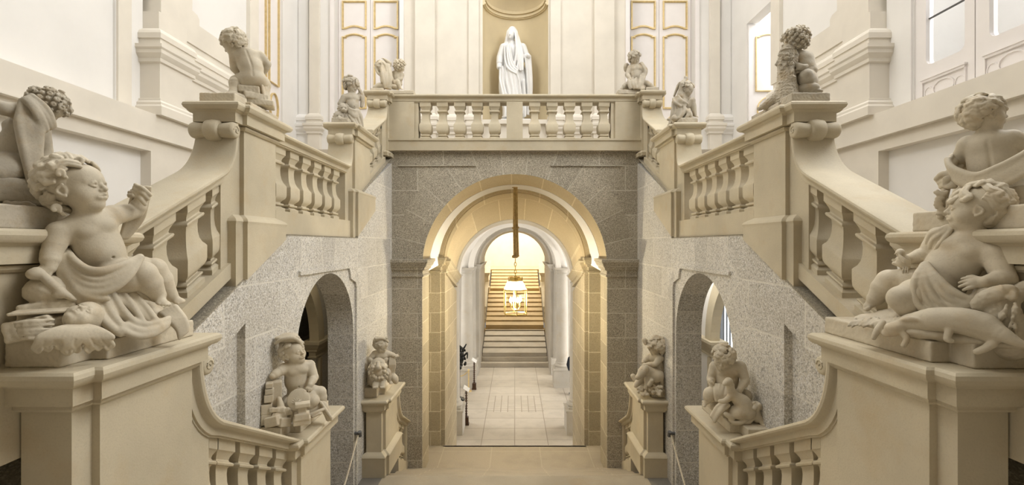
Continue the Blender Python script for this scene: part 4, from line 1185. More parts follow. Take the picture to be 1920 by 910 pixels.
def knob_curls(cv, c, f, u, R, n, r, cell, front=.45, seed=1, top=.3):
    """short tight curls: small snail coils packed over the scalp"""
    b = cv.part(cell); c = b._p(c); A = frame(f,u); rg = random.Random(seed)
    def L(p): return c + (A.T@np.asarray(p,float))*R*b.u
    b.ell(L((0,-.28,.20)), [.88*R,.88*R,.90*R], A, .1*R)
    tot = int(n*1.7)
    for i in range(tot):
        z = 1-2*(i+.5)/tot; a = i*2.399963; rr = math.sqrt(max(0,1-z*z)); d = V3(rr*math.cos(a),rr*math.sin(a),z)
        if d[2] < -.7 or (d[1] > front and d[2] < top) or (abs(d[0])>.5 and d[1]>-.15 and d[2]<.1): continue
        p = V3(0,-.22,.2)+d*V3(.90,.96,.96); k = r*rg.uniform(.65,1.35)
        t = nrm(np.cross(d,V3(.3,.2,.9))); s_ = np.cross(d,t); w0 = rg.uniform(0,6)
        b.ell(L(p), [k*R*.8]*3, None, .02*R)
        b.chain([L(p+d*k*(.55+.08*q)+(t*math.cos(w0+q*.95)+s_*math.sin(w0+q*.95))*k*(.72-.075*q)) for q in range(8)], [.36*k*R]*6+[.3*k*R,.24*k*R], .03*R)
    return b
# ------------------------------------------------ nearest left: putto looking up, one arm raised, a mask at his side
cv = Carve(180, 1.05)
st = statue('putto_statue', 'big stone putto on nearest left pedestal looking up with raised left arm, mask below', (-.92,1.1,-.2415))
b = cv.part(1.2); R = 41; HR = 50
hc, hf, hu = (146,350,-8), cv.D(.80,.58,.17), cv.D(-.16,0,1)
J = dict(fat=1.22, leg=1.25, pelvis=(205,508,20), belly=(190,476,8), chest=(172,430,4), neck=(160,398,-2), head=hc,
         shR=(112,436,-10), elR=(96,476,-22), wrR=(93,503,-30), shL=(212,404,22), elL=(254,396,46), wrL=(268,372,36),
         hipR=(216,522,-6), knR=(268,514,-26), anR=(296,553,-12), hipL=(235,515,40), knL=(288,506,36), anL=(318,552,42))
putto(b, R, J)
head(b, hc, hf, hu, HR)
hand(b, J['wrR'], cv.D(-.65,.3,-.35), cv.D(-.3,.9,.3), 47, 1.1, -1)
hand(b, J['wrL'], cv.D(-.75,.1,.6), cv.D(.3,.9,.4), 47, 1.35, 1)
foot(b, J['anR'], cv.D(.45,.75,-.30), cv.D(.3,.3,.9), 47)
foot(b, J['anL'], cv.D(.8,.3,-.3), cv.D(0,.3,.9), 47)
b.mesh('body', M['stat'], st)
h = hair(cv, hc, hf, hu, HR, seed=4, n=64, length=1.5, wild=.35, front=.34, top=.58, thick=.085, cell=1.2, flow=V3(0,.80,.60), vol=1.10, curl=1.0)
for x,y,d,s,rr in ((150,303,-20,1,9),(112,326,-42,-1,9),(76,352,-24,1,8),(104,392,-26,-1,10)):
    for q0 in (0,1): h.spline([(x-14*s+rr*.5*q0,y+12,d+4),(x-9*s,y+4,d)]+[(x+(rr-q0*4.5)*(1-.10*q)*math.cos(q*.9+2.6)*s, y+(rr-q0*4.5)*(1-.10*q)*math.sin(q*.9+2.6), d-3-q*.8) for q in range(7)], [2,3]+[3.6,3.6,3.4,3.2,3,2.6,2], .8, 2)
h.mesh('hair', M['stat'], st)
# drapery over the lap, under the legs and hanging from the raised hand
c = cv.part(1.5)
c.folds([(114,462,16),(120,515,-36),(158,550,-56),(205,550,-62),(242,520,-56),(264,484,-34)],[(120,460,22),(140,488,-34),(172,510,-56),(203,506,-58),(236,494,-48),(262,482,-26)],4,6.5,sag=3,seed=2,m=7)
c.folds([(110,480,-10),(116,530,-36),(138,560,-50),(160,572,-50)],[(120,480,-14),(140,540,-50),(165,556,-58),(200,560,-58)],3,6.5,seed=5,sag=5)
c.folds([(172,556,-44),(182,585,-60),(205,612,-70),(226,626,-70)],[(246,545,-14),(266,568,-24),(284,590,-36),(300,612,-46)],5,7,seed=8,sag=-6,sheet=.8)
c.folds([(226,618,-70),(256,632,-72),(290,626,-60),(312,612,-30)],[(250,600,-50),(270,608,-56),(296,604,-44),(316,596,-20)],3,7,seed=9,sheet=.8)
for i in range(5): c.spline([(304+6*i,588-3*i,6),(320+6*i,602-i,-10),(334+4*i,618,-18),(336+2*i,636-2*i,-24)],[7,8,6,3],2)
c.folds([(252,350,32),(246,380,52),(236,415,62),(226,446,66)],[(282,352,32),(276,385,52),(266,415,64),(240,446,70)],5,4.5,seed=11)
c.folds([(254,346,22),(266,352,4),(282,366,8)],[(252,362,20),(262,372,6),(272,384,14)],3,4.5,seed=14,sheet=.9)
c.mesh('drapery', M['stat'], st)
c = cv.part(2.0); c.rough = (1.2,.2)
c.ell((98,545,-22),(44,40,32),k=10); c.ell((150,580,20),(90,60,40),k=12); c.ell((225,590,30),(80,50,36),k=12); c.ell((275,604,36),(55,34,30),k=10); c.ell((170,540,60),(60,40,50),k=10)
rocks(c, [(96,585,-26,44,34,22),(70,615,-44,36,40,20),(118,610,-40,40,40,18)], 5)
for i in range(5): c.spline([(28+3*i,606+7*i,-92),(60,603+8*i,-96),(100,600+9*i,-90)],[3,4.5,3],3)
c.mesh('rock_seat', M['stat'], st)
c = cv.part(2.0); c.rough=(.7,.2)
c.wbox(-.995,-.885,.935,1.02,-.2415,-.178); c.wbox(-1.0,-.848,1.0,1.27,-.2415,-.200)
c.mesh('plinth', M['stat'], st)
c = cv.part(1.5)
c.spline([(70,508,-44),(92,528,-50),(116,548,-56),(140,562,-58)],[7,9,8,5],4); c.ell((66,514,-44),(14,12,12),k=4); c.ell((112,552,-56),(12,8,9),k=4)
c.box((96,584,-60),(56,22,3.0),[cv.D(1,.15,.12),cv.D(-.1,1,.1),V3(0,0,1)],1.2)
c.box((100,580,-58),(52,20,2.0),[cv.D(1,.15,.17),cv.D(-.1,1,.1),V3(0,0,1)],1.2)
c.mesh('staff_and_book', M['stat'], st)
b = cv.part(1.4); R2 = 33
mc, mf, mu = (158,596,-70), cv.D(.10,.62,.78), cv.D(.62,-.45,.2)
head(b, mc, mf, mu, R2, ear=False); b.cap(mc,(150,640,-60),20,16,8)
b.mesh('mask', M['stat'], st)
c = cv.part(1.3); rg = random.Random(3)
for i in range(15):
    t = i/14; x = 78+t*128; w = 1 if i%2 else -1; e = rg.uniform(-4,16)
    for q in (-1,0,1):
        c.spline([(150+.25*(x-150)+q*2,610,-92),(x*.62+57+q*4,618,-108),(x+q*4.5,632,-114),(x+6*w+q*4,645-e,-112),(x+13*w+q*2.5,654-e,-106),(x+6*w,660-2*q-e,-105),(x-1*w,654-3*q-e,-110)],[3,4.2,4.6,4.2,3.6,2.8,2],.8)
c.mesh('mask_hair', M['stat'], st)
# ------------------------------------------------ nearest right: reclining putto with a bird, a dead hare and a tree stump
cv = Carve(1760, 1.05)
st = statue('putto_statue', 'big stone putto reclining on nearest right pedestal, holding a small bird above a dead hare', (.92,1.1,-.2415))
b = cv.part(1.2); R = 43; HR = 43
hc, hf, hu = (1828,390,0), cv.D(-.97,.10,.10), cv.D(.12,0,1)
J = dict(fat=1.22, leg=1.15, pelvis=(1757,540,10), belly=(1776,512,8), chest=(1806,470,6), neck=(1826,436,0), head=hc,
         shR=(1862,478,-14), elR=(1886,524,-34), wrR=(1846,530,-58), shL=(1762,446,30), elL=(1738,478,34), wrL=(1708,486,20),
         hipR=(1748,548,-18), knR=(1690,560,-46), anR=(1716,590,-44), hipL=(1736,536,24), knL=(1668,528,14), anL=(1640,560,10))
putto(b, R, J)
head(b, hc, hf, hu, HR)
hand(b, J['wrR'], cv.D(-.95,.25,-.05), cv.D(0,.85,.5), 46, .35, 1)
hand(b, J['wrL'], cv.D(-.75,.4,-.15), cv.D(-.2,.7,.7), 46, 1.2, -1)
foot(b, J['anL'], cv.D(-.75,.35,-.45), cv.D(-.3,.3,.9), 46)
foot(b, J['anR'], cv.D(-.75,.3,-.35), cv.D(-.3,.3,.9), 44)
b.mesh('body', M['stat'], st)
h = hair(cv, hc, hf, hu, HR, seed=9, n=46, length=1.3, wild=.2, front=.28, top=.60, thick=.082, cell=1.2, flow=V3(0,.7,.7), vol=1.04, curl=1.0)
h.mesh('hair', M['stat'], st)
c = cv.part(1.5)
c.folds([(1730,498,-20),(1710,530,-52),(1716,570,-58),(1740,586,-60),(1790,584,-62),(1822,574,-60)],[(1738,496,-16),(1760,520,-46),(1788,548,-56),(1806,556,-58),(1820,562,-58),(1836,548,-56)],5,6.5,seed=3,sag=4,m=7)
c.folds([(1738,458,24),(1744,440,10),(1762,430,0),(1776,424,4)],[(1750,486,20),(1758,464,0),(1772,446,-6),(1784,430,-2)],3,5,seed=6)
c.folds([(1836,540,-58),(1822,560,-60),(1812,576,-60)],[(1850,556,-50),(1838,572,-56),(1822,580,-60)],3,5,seed=7)
c.mesh('drapery', M['stat'], st)
# little bird in the left hand
c = cv.part(1.2)
c.ell((1694,490,8),(13,13,16),k=4); c.ell((1688,474,2),(9,9,9),k=4); c.cap((1682,474,-2),(1677,477,-4),2.5,1,1); c.cap((1700,500,6),(1676,494,10),7,4,3)
for i in range(3): c.cap((1694+4*i,502,0),(1692+5*i,512,-4),1.6,1.4,1)
for i in range(3): c.spline([(1686,484-3*i,-4),(1696,492-3*i,-9),(1706,498-3*i,-4)],2.2,1)
c.mesh('bird', M['stat'], st)
# dead hare stretched along the front of the plinth
c = cv.part(1.4)
c.spline([(1706,606,-72),(1750,600,-84),(1800,602,-92),(1840,612,-92),(1856,622,-88)],[17,24,26,27,22],10); 
c.spline([(1706,606,-72),(1690,612,-80),(1674,620,-84),(1660,626,-82)],[17,14,13,7],6); c.ell((1674,616,-86),(15,12,12),k=5)
c.spline([(1684,604,-80),(1706,598,-92),(1728,602,-96)],[4,6,3],3)
c.spline([(1690,622,-86),(1700,636,-92),(1694,648,-94)],[8,6,5],4); c.spline([(1655,606,-70),(1645,620,-80),(1638,634,-84)],[7,7,5],4)
c.spline([(1852,612,-98),(1880,628,-108),(1908,642,-112),(1924,648,-112)],[19,14,8,5],7); c.spline([(1846,628,-96),(1862,640,-104),(1850,652,-108),(1832,660,-110)],[13,9,7,6],5)
c.spline([(1780,620,-104),(1776,636,-108),(1786,640,-108)],[7,6,4],4)
c.mesh('hare', M['stat'], st)
# tree stump under his right arm, ground
c = cv.part(1.5); c.rough = (1.2,.3)
c.spline([(1886,640,-60),(1878,600,-62),(1866,570,-58),(1850,556,-54)],[36,32,30,22],6); c.spline([(1836,572,-70),(1852,558,-78),(1874,550,-80),(1892,546,-76)],[14,15,15,13],3)
c.spline([(1892,546,-80),(1900,552,-86),(1896,560,-88),(1890,556,-90)],[8,7,5,4],2); c.spline([(1886,566,-60),(1905,552,-50),(1924,540,-40)],[18,16,14],4)
for i in range(26):
    rg = random.Random(50+i); x=rg.uniform(1850,1905); y=rg.uniform(565,640)
    c.spline([(x,y,-92),(x+rg.uniform(-4,4),y+9,-95),(x+rg.uniform(-6,6),y+18,-92)],[2,3.4,1.5],1.5,2)
c.mesh('tree_stump', M['stat'], st)
c = cv.part(2.0); c.rough = (1.4,.18)
c.ell((1720,600,0),(80,60,26),k=10); c.ell((1770,626,-66),(100,34,16),k=8); c.ell((1850,640,-80),(60,26,12),k=8); c.ell((1800,590,10),(80,70,36),k=10); c.ell((1660,604,-20),(60,40,18),k=8); c.ell((1860,600,20),(60,60,50),k=10)
for i in range(14):
    x = 1604+i*7; c.spline([(x,598+3*math.sin(i),-40-2*i),(x-6,606,-50-2*i),(x-14,612+2*math.sin(2*i),-56-2*i)],[3,5,2],2)
c.mesh('ground', M['stat'], st)
c = cv.part(2.0); c.rough=(.7,.2)
c.wbox(.885,.995,.925,1.02,-.2415,-.193); c.wbox(.845,1.0,.975,1.31,-.2415,-.198)
c.mesh('plinth', M['stat'], st)
SM, SD = M['stat'], M['stat_d']
# ------------------------------------------------ B left: boy with a cap among building tools
cv = Carve(560, 1.99)
st = statue('putto_statue', 'stone putto in a flat cap with broken arm, palette, anvil and brick tower beside him', (-.917,2.06,-.76))
f,u = cv.D(.62,.72,.20), cv.D(-.25,0,1)
J = dict(fat=1.16, leg=1.1, pelvis=(561,735,6), belly=(556,716,4), chest=(557,694,0), neck=(556,681,0), head=(551,660,-2),
  shR=(533,692,-4), elR=(519,700,-14), wrR=(511,706,-22), shL=(580,686,4), elL=(589,708,-6), wrL=(582,722,-22),
  hipR=(562,742,-4), knR=(587,752,-14), anR=(570,766,-14), hipL=(570,738,10), knL=(600,736,4), anL=(606,760,2))
figure(cv, st, 21, 22, J, f, u, .75, SM, hands={'L':((-.35,.5,-.6),(.2,.8,.4),.7,-1)}, feet={'L':((.6,.6,-.4),(.2,.3,.9))}, seed=3, n=30, length=1.0, wild=.3, thick=.09, flow=V3(0,.2,1), vol=1.02, top=.75)
c = cv.part(.8)
h0 = cv.P(541,640,-2); 
c.ell((539,637,0),(23,19,7),[cv.D(1,0,-.18),cv.D(0,1,.2),cv.D(.18,-.2,1)],2); c.ell((541,632,2),(18,16,8),k=3); c.spline([(517,644,-6),(530,637,-18),(550,634,-20),(564,644,-10)],[3,3.5,3.5,3],2)
for i in range(5): c.ell((558+2*i,634+4*i,-10),(4.5,4,3.6),k=1)
c.mesh('cap', SM, st)
c = cv.part(.8)
A = np.array([cv.D(.95,.15,.2),cv.D(-.25,.85,.35),cv.D(-.1,-.4,.9)])
c.ell((560,750,-36),(21,2.6,21),A,1); c.ell((575,734,-40),(6,6,6),A,2,-1)
for k in range(7): c.cap((556,756,-39.5),(556+9*math.cos(PI*k/6),756-9*math.sin(PI*k/6),-40.5),1.6,1.0,1)
c.mesh('palette', SM, st)
c = cv.part(.8)
c.box((567,759,-54),(13,9,4),None,1); c.box((567,768,-52),(7,6,8),None,1.5,3); c.box((566,780,-52),(13,10,6),None,1); c.box((566,789,-50),(15,11,6),None,1)
c.mesh('anvil', SM, st)
c = cv.part(.8)
for (x,y,w,h) in ((505,722,6,4.5),(505,733,7,5),(504,746,7.5,7),(500,766,9,9),(500,785,9,9.5)): c.box((x,y,-30),(w,10,h),None,.8,.6)
c.box((519,745,-20),(9,8,30),None,1,.5); c.box((519,722,-20),(7,7,9),None,1,.5)
c.mesh('brick_tower', SM, st)
c = cv.part(.8); rg = random.Random(5)
rocks(c, [(512,790,-42,13,9,9),(533,792,-44,10,8,8)]+[(rg.uniform(508,545),rg.uniform(766,780),-38,rg.uniform(3,6),4,rg.uniform(2.5,4)) for _ in range(11)], 2)
c.spline([(527,776,-34),(526,760,-32),(523,748,-30)],[8,6,4],3); c.spline([(543,772,-34),(555,772,-36)],[3,3],1); c.spline([(545,790,-36),(547,778,-38)],[3.5,3],1)
c.mesh('rubble', SM, st)
c = cv.part(.9)
c.spline([(586,768,-8),(603,758,-4),(612,772,-6),(616,786,-8)],[5,8,7,5],3); 
for i in range(10): c.spline([(598+2*i,752+3*i,-10),(602+2*i,756+3*i,-14),(603+2*i,762+3*i,-10)],[1.5,3,1.5],1,2)
c.folds([(545,735,8),(532,748,0),(528,762,-6)],[(556,752,-14),(548,758,-16),(540,768,-16)],4,4,seed=4); c.spline([(582,778,-22),(596,772,-20),(606,768,-16)],[4,3.5,3],1); c.spline([(586,782,-24),(600,776,-22)],[2.5,2.5],1)
c.mesh('drapery', SM, st)
c = cv.part(1.0); c.rough=(.5,.4)
c.wbox(-1.0,-.905,1.86,1.95,-.76,-.712); c.wbox(-1.0,-.86,1.93,2.22,-.76,-.722); c.ell((562,762,10),(44,36,22),k=8)
c.mesh('plinth', SM, st)

# ------------------------------------------------ B right: boy bending over a greyhound
cv = Carve(1370, 2.0)
st = statue('putto_statue', 'stone putto bending his head over a slender dog, small puppy at the corner', (.917,2.06,-.76))
f,u = cv.D(-.14,.86,-.34), cv.D(.1,.32,.9)
J = dict(fat=1.14, leg=1.1, pelvis=(1361,733,8), belly=(1362,716,4), chest=(1364,697,0), neck=(1361,684,-4), head=(1356,672,-12),
  shR=(1341,688,2), elR=(1333,710,-2), wrR=(1335,722,-14), shL=(1388,688,0), elL=(1398,714,-8), wrL=(1388,730,-20),
  hipR=(1352,738,-2), knR=(1331,738,-20), anR=(1326,752,-20), hipL=(1372,740,6), knL=(1398,742,0), anL=(1396,762,0))
figure(cv, st, 21, 20, J, f, u, .75, SM, hands={'L':((-.5,.5,-.45),(.3,.8,.5),.6,-1),'R':((-.35,.35,.75),(-.6,.5,.2),1.0,1)}, feet={'R':((-.7,.5,-.35),(-.2,.3,.9))}, seed=6, n=46, length=.8, wild=.4, thick=.09, flow=V3(0,-.2,1), vol=1.06, top=.52, front=.36)
c = cv.part(.8)
c.spline([(1400,772,-22),(1393,756,-24),(1378,744,-28),(1371,732,-32)],[17,15,11,7],6); c.spline([(1371,734,-32),(1368,722,-34),(1366,716,-36)],[7,6.5,7.5],3); c.spline([(1366,716,-36),(1361,718,-44),(1358,721,-48)],[7,5.5,3.5],3)
c.ell((1374,724,-32),(3.5,3,6),k=1.5); c.spline([(1372,742,-32),(1360,752,-42),(1350,753,-46)],[7,5,3.6],3)
c.ell((1384,774,-30),(17,15,13),k=5); c.spline([(1372,784,-40),(1366,780,-44),(1361,777,-46)],[6,5,4],2); c.spline([(1405,780,-24),(1392,792,-36),(1376,793,-42),(1368,788,-44)],[4.5,4.5,3.8,2.4],1.5)
c.mesh('dog', SM, st)
c = cv.part(.8)
c.spline([(1420,784,-18),(1417,772,-18),(1416,766,-20)],[9,8,8],3); c.ell((1417,762,-22),(9,8,8),k=3); c.ell((1414,766,-30),(5,5,4),k=2); c.ell((1426,764,-20),(4,3,6),k=1); c.spline([(1412,782,-24),(1404,792,-30),(1398,793,-34)],[5,4,3],2); c.spline([(1424,784,-20),(1430,796,-24),(1434,799,-28)],[5,4,3],2)
for i in range(14):
    a=i*2.4; c.ell((1417+7*math.cos(a),762+5*math.sin(a)-2,-22-4*math.cos(i)),(3,3,3),k=.8)
c.mesh('puppy', SM, st)
c = cv.part(.85)
c.folds([(1342,722,-12),(1340,736,-24),(1344,750,-26)],[(1374,722,-12),(1368,738,-20),(1362,752,-24)],5,4,seed=2)
c.folds([(1356,752,-30),(1344,764,-36),(1334,780,-40)],[(1366,760,-34),(1352,770,-40),(1340,790,-42)],3,3.6,seed=3)
c.mesh('drapery', SM, st)
c = cv.part(1.0); c.rough=(.5,.4)
c.wbox(.905,1.0,1.86,1.95,-.76,-.718); c.wbox(.865,1.0,1.93,2.22,-.76,-.722); c.ell((1366,760,8),(40,34,20),k=8)
c.mesh('plinth', SM, st)

# ------------------------------------------------ A left: boy on a lion
cv = Carve(712, 3.20)
st = statue('putto_statue', 'small stone putto in a cap sitting on a lion, beside the arch jamb', (-.917,3.3,-1.009))
f,u = cv.D(.55,.62,-.35), cv.D(.1,.25,.95)
J = dict(fat=1.15, pelvis=(716,694,6), belly=(716,682,4), chest=(715,668,2), neck=(715,658,0), head=(714,648,-2),
  shR=(703,664,2), elR=(694,674,-2), wrR=(698,682,-6), shL=(726,664,2), elL=(735,666,0), wrL=(739,667,-2),
  hipL=(722,696,0), knL=(727,700,-8), anL=(730,714,-6), hipR=(712,696,2), knR=(705,700,-2), anR=(702,712,0))
figure(cv, st, 12.5, 13, J, f, u, .55, SM, hands={'L':((.9,.2,.05),(0,.3,.9),.5,1)}, feet={'L':((.5,.7,-.3),(0,.3,.9))}, seed=2, n=18, thick=.10, flow=V3(0,.2,1))
c = cv.part(.6)
c.ell((713,637,-1),(13,12,6),k=2); c.spline([(701,642,-4),(708,636,-11),(718,635,-12),(727,641,-6)],[2.4,2.6,2.6,2.4],1.5)
for i in range(6): c.ell((704+4*i,635+1.5*math.sin(i*2),-9),(3,3,2.5),k=.8)
c.mesh('cap', SM, st)
c = cv.part(.6)
c.ell((709,700,2),(19,20,24),k=6); c.ell((704,712,4),(16,16,14),k=6); c.ell((709,684,-16),(13,12,13),k=4); c.ell((709,690,-26),(7,7,6),k=3); c.cap((709,681,-27),(709,689,-35),3,4,2); c.ell((709,691,-33),(5.5,5,4.5),k=2); c.ell((709,698,-20),(14,10,10),k=4)
for s in (-1,1):
    c.ell((709+s*6,682,-27),(2,2,1.6),k=1,op=-1); c.ell((709+s*14,676,-12),(4,3,5.5),[cv.D(.8,0,s*-.6),cv.D(0,1,0),cv.D(s*.6,0,.8)],1.5)
    c.spline([(709+s*8,706,-14),(711+s*6,716,-20),(710+s*6.5,724,-26)],[8,6.5,6],3); 
    for q in (-1,0,1): c.ell((710.5+s*6.5+q*3,727,-32),(1.9,3,2.4),k=.6)
rg = random.Random(8)
for i in range(70):
    a = rg.uniform(0,2*PI); rr = rg.uniform(11,19); x = 709+rr*math.cos(a)*.95; y = 690-rr*math.sin(a)*1.05+4
    d = -27+ (rr-11)*1.5
    c.spline([(x,y,d),(x+rg.uniform(-2,2),y+4,d-3),(x+rg.uniform(-3,3),y+8,d)],[1.6,2.7,1.1],.8,2)
c.spline([(690,672,4),(684,682,0),(680,690,-2)],[3,5,3],1.5); c.spline([(696,668,4),(688,684,-2),(686,692,-4)],[3,4.5,2.5],1.5)
c.mesh('lion', SM, st)
c = cv.part(.6); c.spline([(736,668,2),(735,684,2),(734,700,2)],[3,7,4],2)
for i in range(5): c.spline([(731+2*i,670,-2),(730+2.6*i,684,-5),(731+2*i,700,-3)],[1.2,2.2,1.2],.8,2)
c.spline([(735,704,0),(740,710,-4),(742,716,-4)],[6,7,5],3)
c.mesh('drapery', SM, st)
c = cv.part(.8); c.rough=(.35,.5)
c.wbox(-.995,-.905,3.15,3.24,-1.009,-.945); c.wbox(-.99,-.87,3.22,3.46,-1.009,-.96); 
c.mesh('plinth', SM, st)

# ------------------------------------------------ A right: boy with a hunting dog
cv = Carve(1222, 3.20)
st = statue('putto_statue', 'small stone putto with thick curls leaning over a dog, beside the right arch jamb', (.917,3.3,-1.009))
f,u = cv.D(-.9,.25,-.15), cv.D(-.1,.1,1)
J = dict(fat=1.15, pelvis=(1232,696,6), belly=(1231,686,4), chest=(1229,673,2), neck=(1230,662,0), head=(1230,651,-2),
  shR=(1219,670,4), elR=(1210,676,0), wrR=(1206,680,-4), shL=(1238,672,-6), elL=(1228,684,-16), wrL=(1213,684,-18),
  hipL=(1236,700,0), knL=(1222,704,-6), anL=(1228,718,-4), hipR=(1226,700,8), knR=(1212,704,6), anR=(1210,716,4))
figure(cv, st, 12.5, 13.5, J, f, u, .55, SM, hands={'L':((-.9,.3,.0),(0,.5,.8),.8,1)}, feet={}, seed=12, n=34, thick=.11, length=.7, wild=.7, vol=1.2, flow=V3(0,.3,.9), top=.3, front=.4)
c = cv.part(.6)
c.spline([(1213,641,-2),(1208,638,-4),(1210,645,-6)],[3.5,4.5,3],2); c.spline([(1222,636,0),(1226,632,-4),(1232,630,-2)],[2.5,3,2],1)
c.mesh('wreath', SM, st)
c = cv.part(.6)
c.ell((1229,704,-10),(16,16,13),k=5); c.spline([(1222,698,-14),(1210,694,-20),(1204,698,-24)],[11,9.5,8],4); c.spline([(1204,699,-25),(1199,705,-28),(1196,708,-29)],[7.5,5.8,5],3); c.ell((1195,705,-31),(2.2,2,1.6),k=.8); c.ell((1213,692,-28),(4,3,7),k=1.5); c.ell((1203,694,-31),(1.6,1.6,1.4),k=.6,op=-1)
c.spline([(1214,706,-20),(1212,718,-24),(1211,728,-26)],[5.5,4,3.6],2); c.spline([(1222,712,-20),(1218,722,-28),(1222,714,-32)],[6,4,3.4],2); c.spline([(1206,712,-14),(1196,718,-18),(1192,724,-20)],[6,6,4],3); c.spline([(1190,712,-10),(1187,706,-8)],[4,5],2)
c.mesh('dog', SM, st)
c = cv.part(.65); rg = random.Random(4); c.rough=(.4,.6)
for i in range(46):
    x=rg.uniform(1196,1240); y=rg.uniform(722,738); c.spline([(x,y,-18-.4*(y-722)),(x+rg.uniform(-3,3),y+3,-23-.4*(y-722)),(x+rg.uniform(-4,4),y+6,-20-.4*(y-722))],[1.4,2.6,1.2],.8,2)
c.folds([(1238,668,4),(1244,700,2),(1243,730,0)],[(1232,690,-8),(1240,712,-8),(1240,732,-6)],4,3.2,seed=3)
c.mesh('foliage', SM, st)
c = cv.part(.8); c.rough=(.35,.5)
c.wbox(.905,.995,3.15,3.24,-1.009,-.955); c.wbox(.87,.99,3.22,3.46,-1.009,-.96); c.ell((1222,724,2),(24,20,16),k=6)
c.mesh('plinth', SM, st)
# ------------------------------------------------ D left: boy seen from behind on a pile of rocks
cv = Carve(468, 1.90)
st = statue('putto_statue', 'grey stone putto seen from behind, sitting on flat rocks and leaning left', (-1.065,1.9,.504))
f,u = cv.D(-.72,-.45,-.50), cv.D(-.5,.1,.85)
J = dict(front=False, fat=1.18, leg=1.1, pelvis=(474,148,0), belly=(472,130,2), chest=(464,110,4), neck=(451,94,4), head=(437,80,4),
  shR=(487,106,8), elR=(500,120,14), wrR=(494,136,22), shL=(441,105,8), elL=(440,128,14), wrL=(452,140,22),
  hipL=(464,152,4), knL=(443,153,16), anL=(441,168,8), hipR=(486,154,6), knR=(496,160,20), anR=(494,178,16))
figure(cv, st, 21, 21, J, f, u, .75, SM, hands={}, feet={'L':((-.7,.1,-.3),(0,.3,.9))}, seed=21, n=34, length=.9, wild=.2, thick=.085, flow=V3(0,-.2,1), vol=1.03, top=.5)
c = cv.part(.8)
c.spline([(443,158,6),(441,167,2),(436,176,-2)],[14,10,8],4); c.spline([(428,178,-4),(440,180,-8),(455,184,-10)],[6,8,7],3)
for i in range(6): c.cap((441+3*i,176+i,-16),(440+3*i,186+i,-14),1.2,1.2,.6)
c.mesh('boot', SM, st)
c = cv.part(.9); c.rough=(.5,.35)
for (x,y,d,a,b_,h,q) in ((469,171,5,19,17,7,.15),(478,184,5,22,19,6.5,-.2),(488,196,7,26,20,6,.1)):
    A = np.array([nrm(cv.D(math.cos(q),math.sin(q),.06)),nrm(cv.D(-math.sin(q),math.cos(q),0)),V3(0,0,1)]); c.box((x,y,d),(a,b_,h),A,2.5,2)
c.mesh('rock_seat', SM, st)
c = cv.part(.8)
c.folds([(489,152,-4),(493,174,-6),(497,194,-8)],[(497,150,4),(503,170,4),(506,192,2)],5,2.4,seed=6,sheet=.9)
c.mesh('drapery', SM, st)
c = cv.part(.9); c.rough=(.4,.4)
c.wbox(-1.15,-1.02,1.748,1.83,.504,.553); c.wbox(-1.13,-1.0,1.82,2.03,.504,.540)
c.mesh('plinth', SM, st)

# ------------------------------------------------ D right: boy hugging a gnarled tree stump
cv = Carve(1482, 1.90)
st = statue('putto_statue', 'weathered stone putto hidden behind a gnarled tree stump with spreading roots', (1.065,1.9,.504))
f,u = cv.D(-.5,-.75,.1), cv.D(0,0,1)
J = dict(front=False, fat=1.15, leg=1.15, pelvis=(1508,150,4), belly=(1506,134,4), chest=(1502,116,4), neck=(1496,102,6), head=(1488,82,6),
  shR=(1514,110,4), elR=(1524,132,-2), wrR=(1504,134,-12), shL=(1490,112,12), elL=(1480,122,16), wrL=(1474,120,4),
  hipR=(1514,154,-2), knR=(1512,142,-16), anR=(1520,160,-12), hipL=(1504,154,8), knL=(1494,150,4), anL=(1492,166,2))
figure(cv, st, 21, 20, J, f, u, .8, SD, hands={'R':((-.9,.3,.1),(0,.7,.6),.6,1)}, feet={}, n=0)
knob_curls(cv, J['head'], f, u, 24, 60, .19, .8, front=2, seed=3).mesh('hair', SD, st)
c = cv.part(.8); c.rough=(1.3,.55)
c.spline([(1474,186,-14),(1475,160,-16),(1474,130,-14),(1475,104,-12),(1477,97,-11)],[25,18,15.5,15,14],4); c.ell((1474,95,-15),(13,13,3),k=1)
rg = random.Random(2)
for i in range(7):
    x1 = 1424+i*11; c.spline([(1468+i*2,168,-18),(1452+i*5,184,-24+2*i),(x1,204-i*1.5,-24+3*i)],[10,8,4.5],3)
for i in range(46):
    a = rg.uniform(100,190); x = rg.uniform(1461,1488); c.ell((x,a,-28),(rg.uniform(2,5),3,rg.uniform(2,5)),k=2)
c.spline([(1486,92,-10),(1492,104,-12),(1491,122,-14)],[5,5,4],3); c.spline([(1462,114,-14),(1456,122,-14)],[6,3],2)
c.mesh('tree_stump', SD, st)
c = cv.part(.8); c.rough=(.4,.4)
c.ell((1514,166,-8),(21,16,11),k=4); c.ell((1530,172,-6),(12,10,5),k=3); c.spline([(1494,122,-16),(1504,126,-20),(1512,124,-16)],[5,6,4],2); c.spline([(1494,130,-18),(1500,128,-20),(1508,132,-18)],[3,4,3],1)
c.wbox(1.01,1.15,1.748,1.83,.504,.553); c.wbox(1.0,1.13,1.82,2.03,.504,.540)
c.mesh('plinth', SD, st)

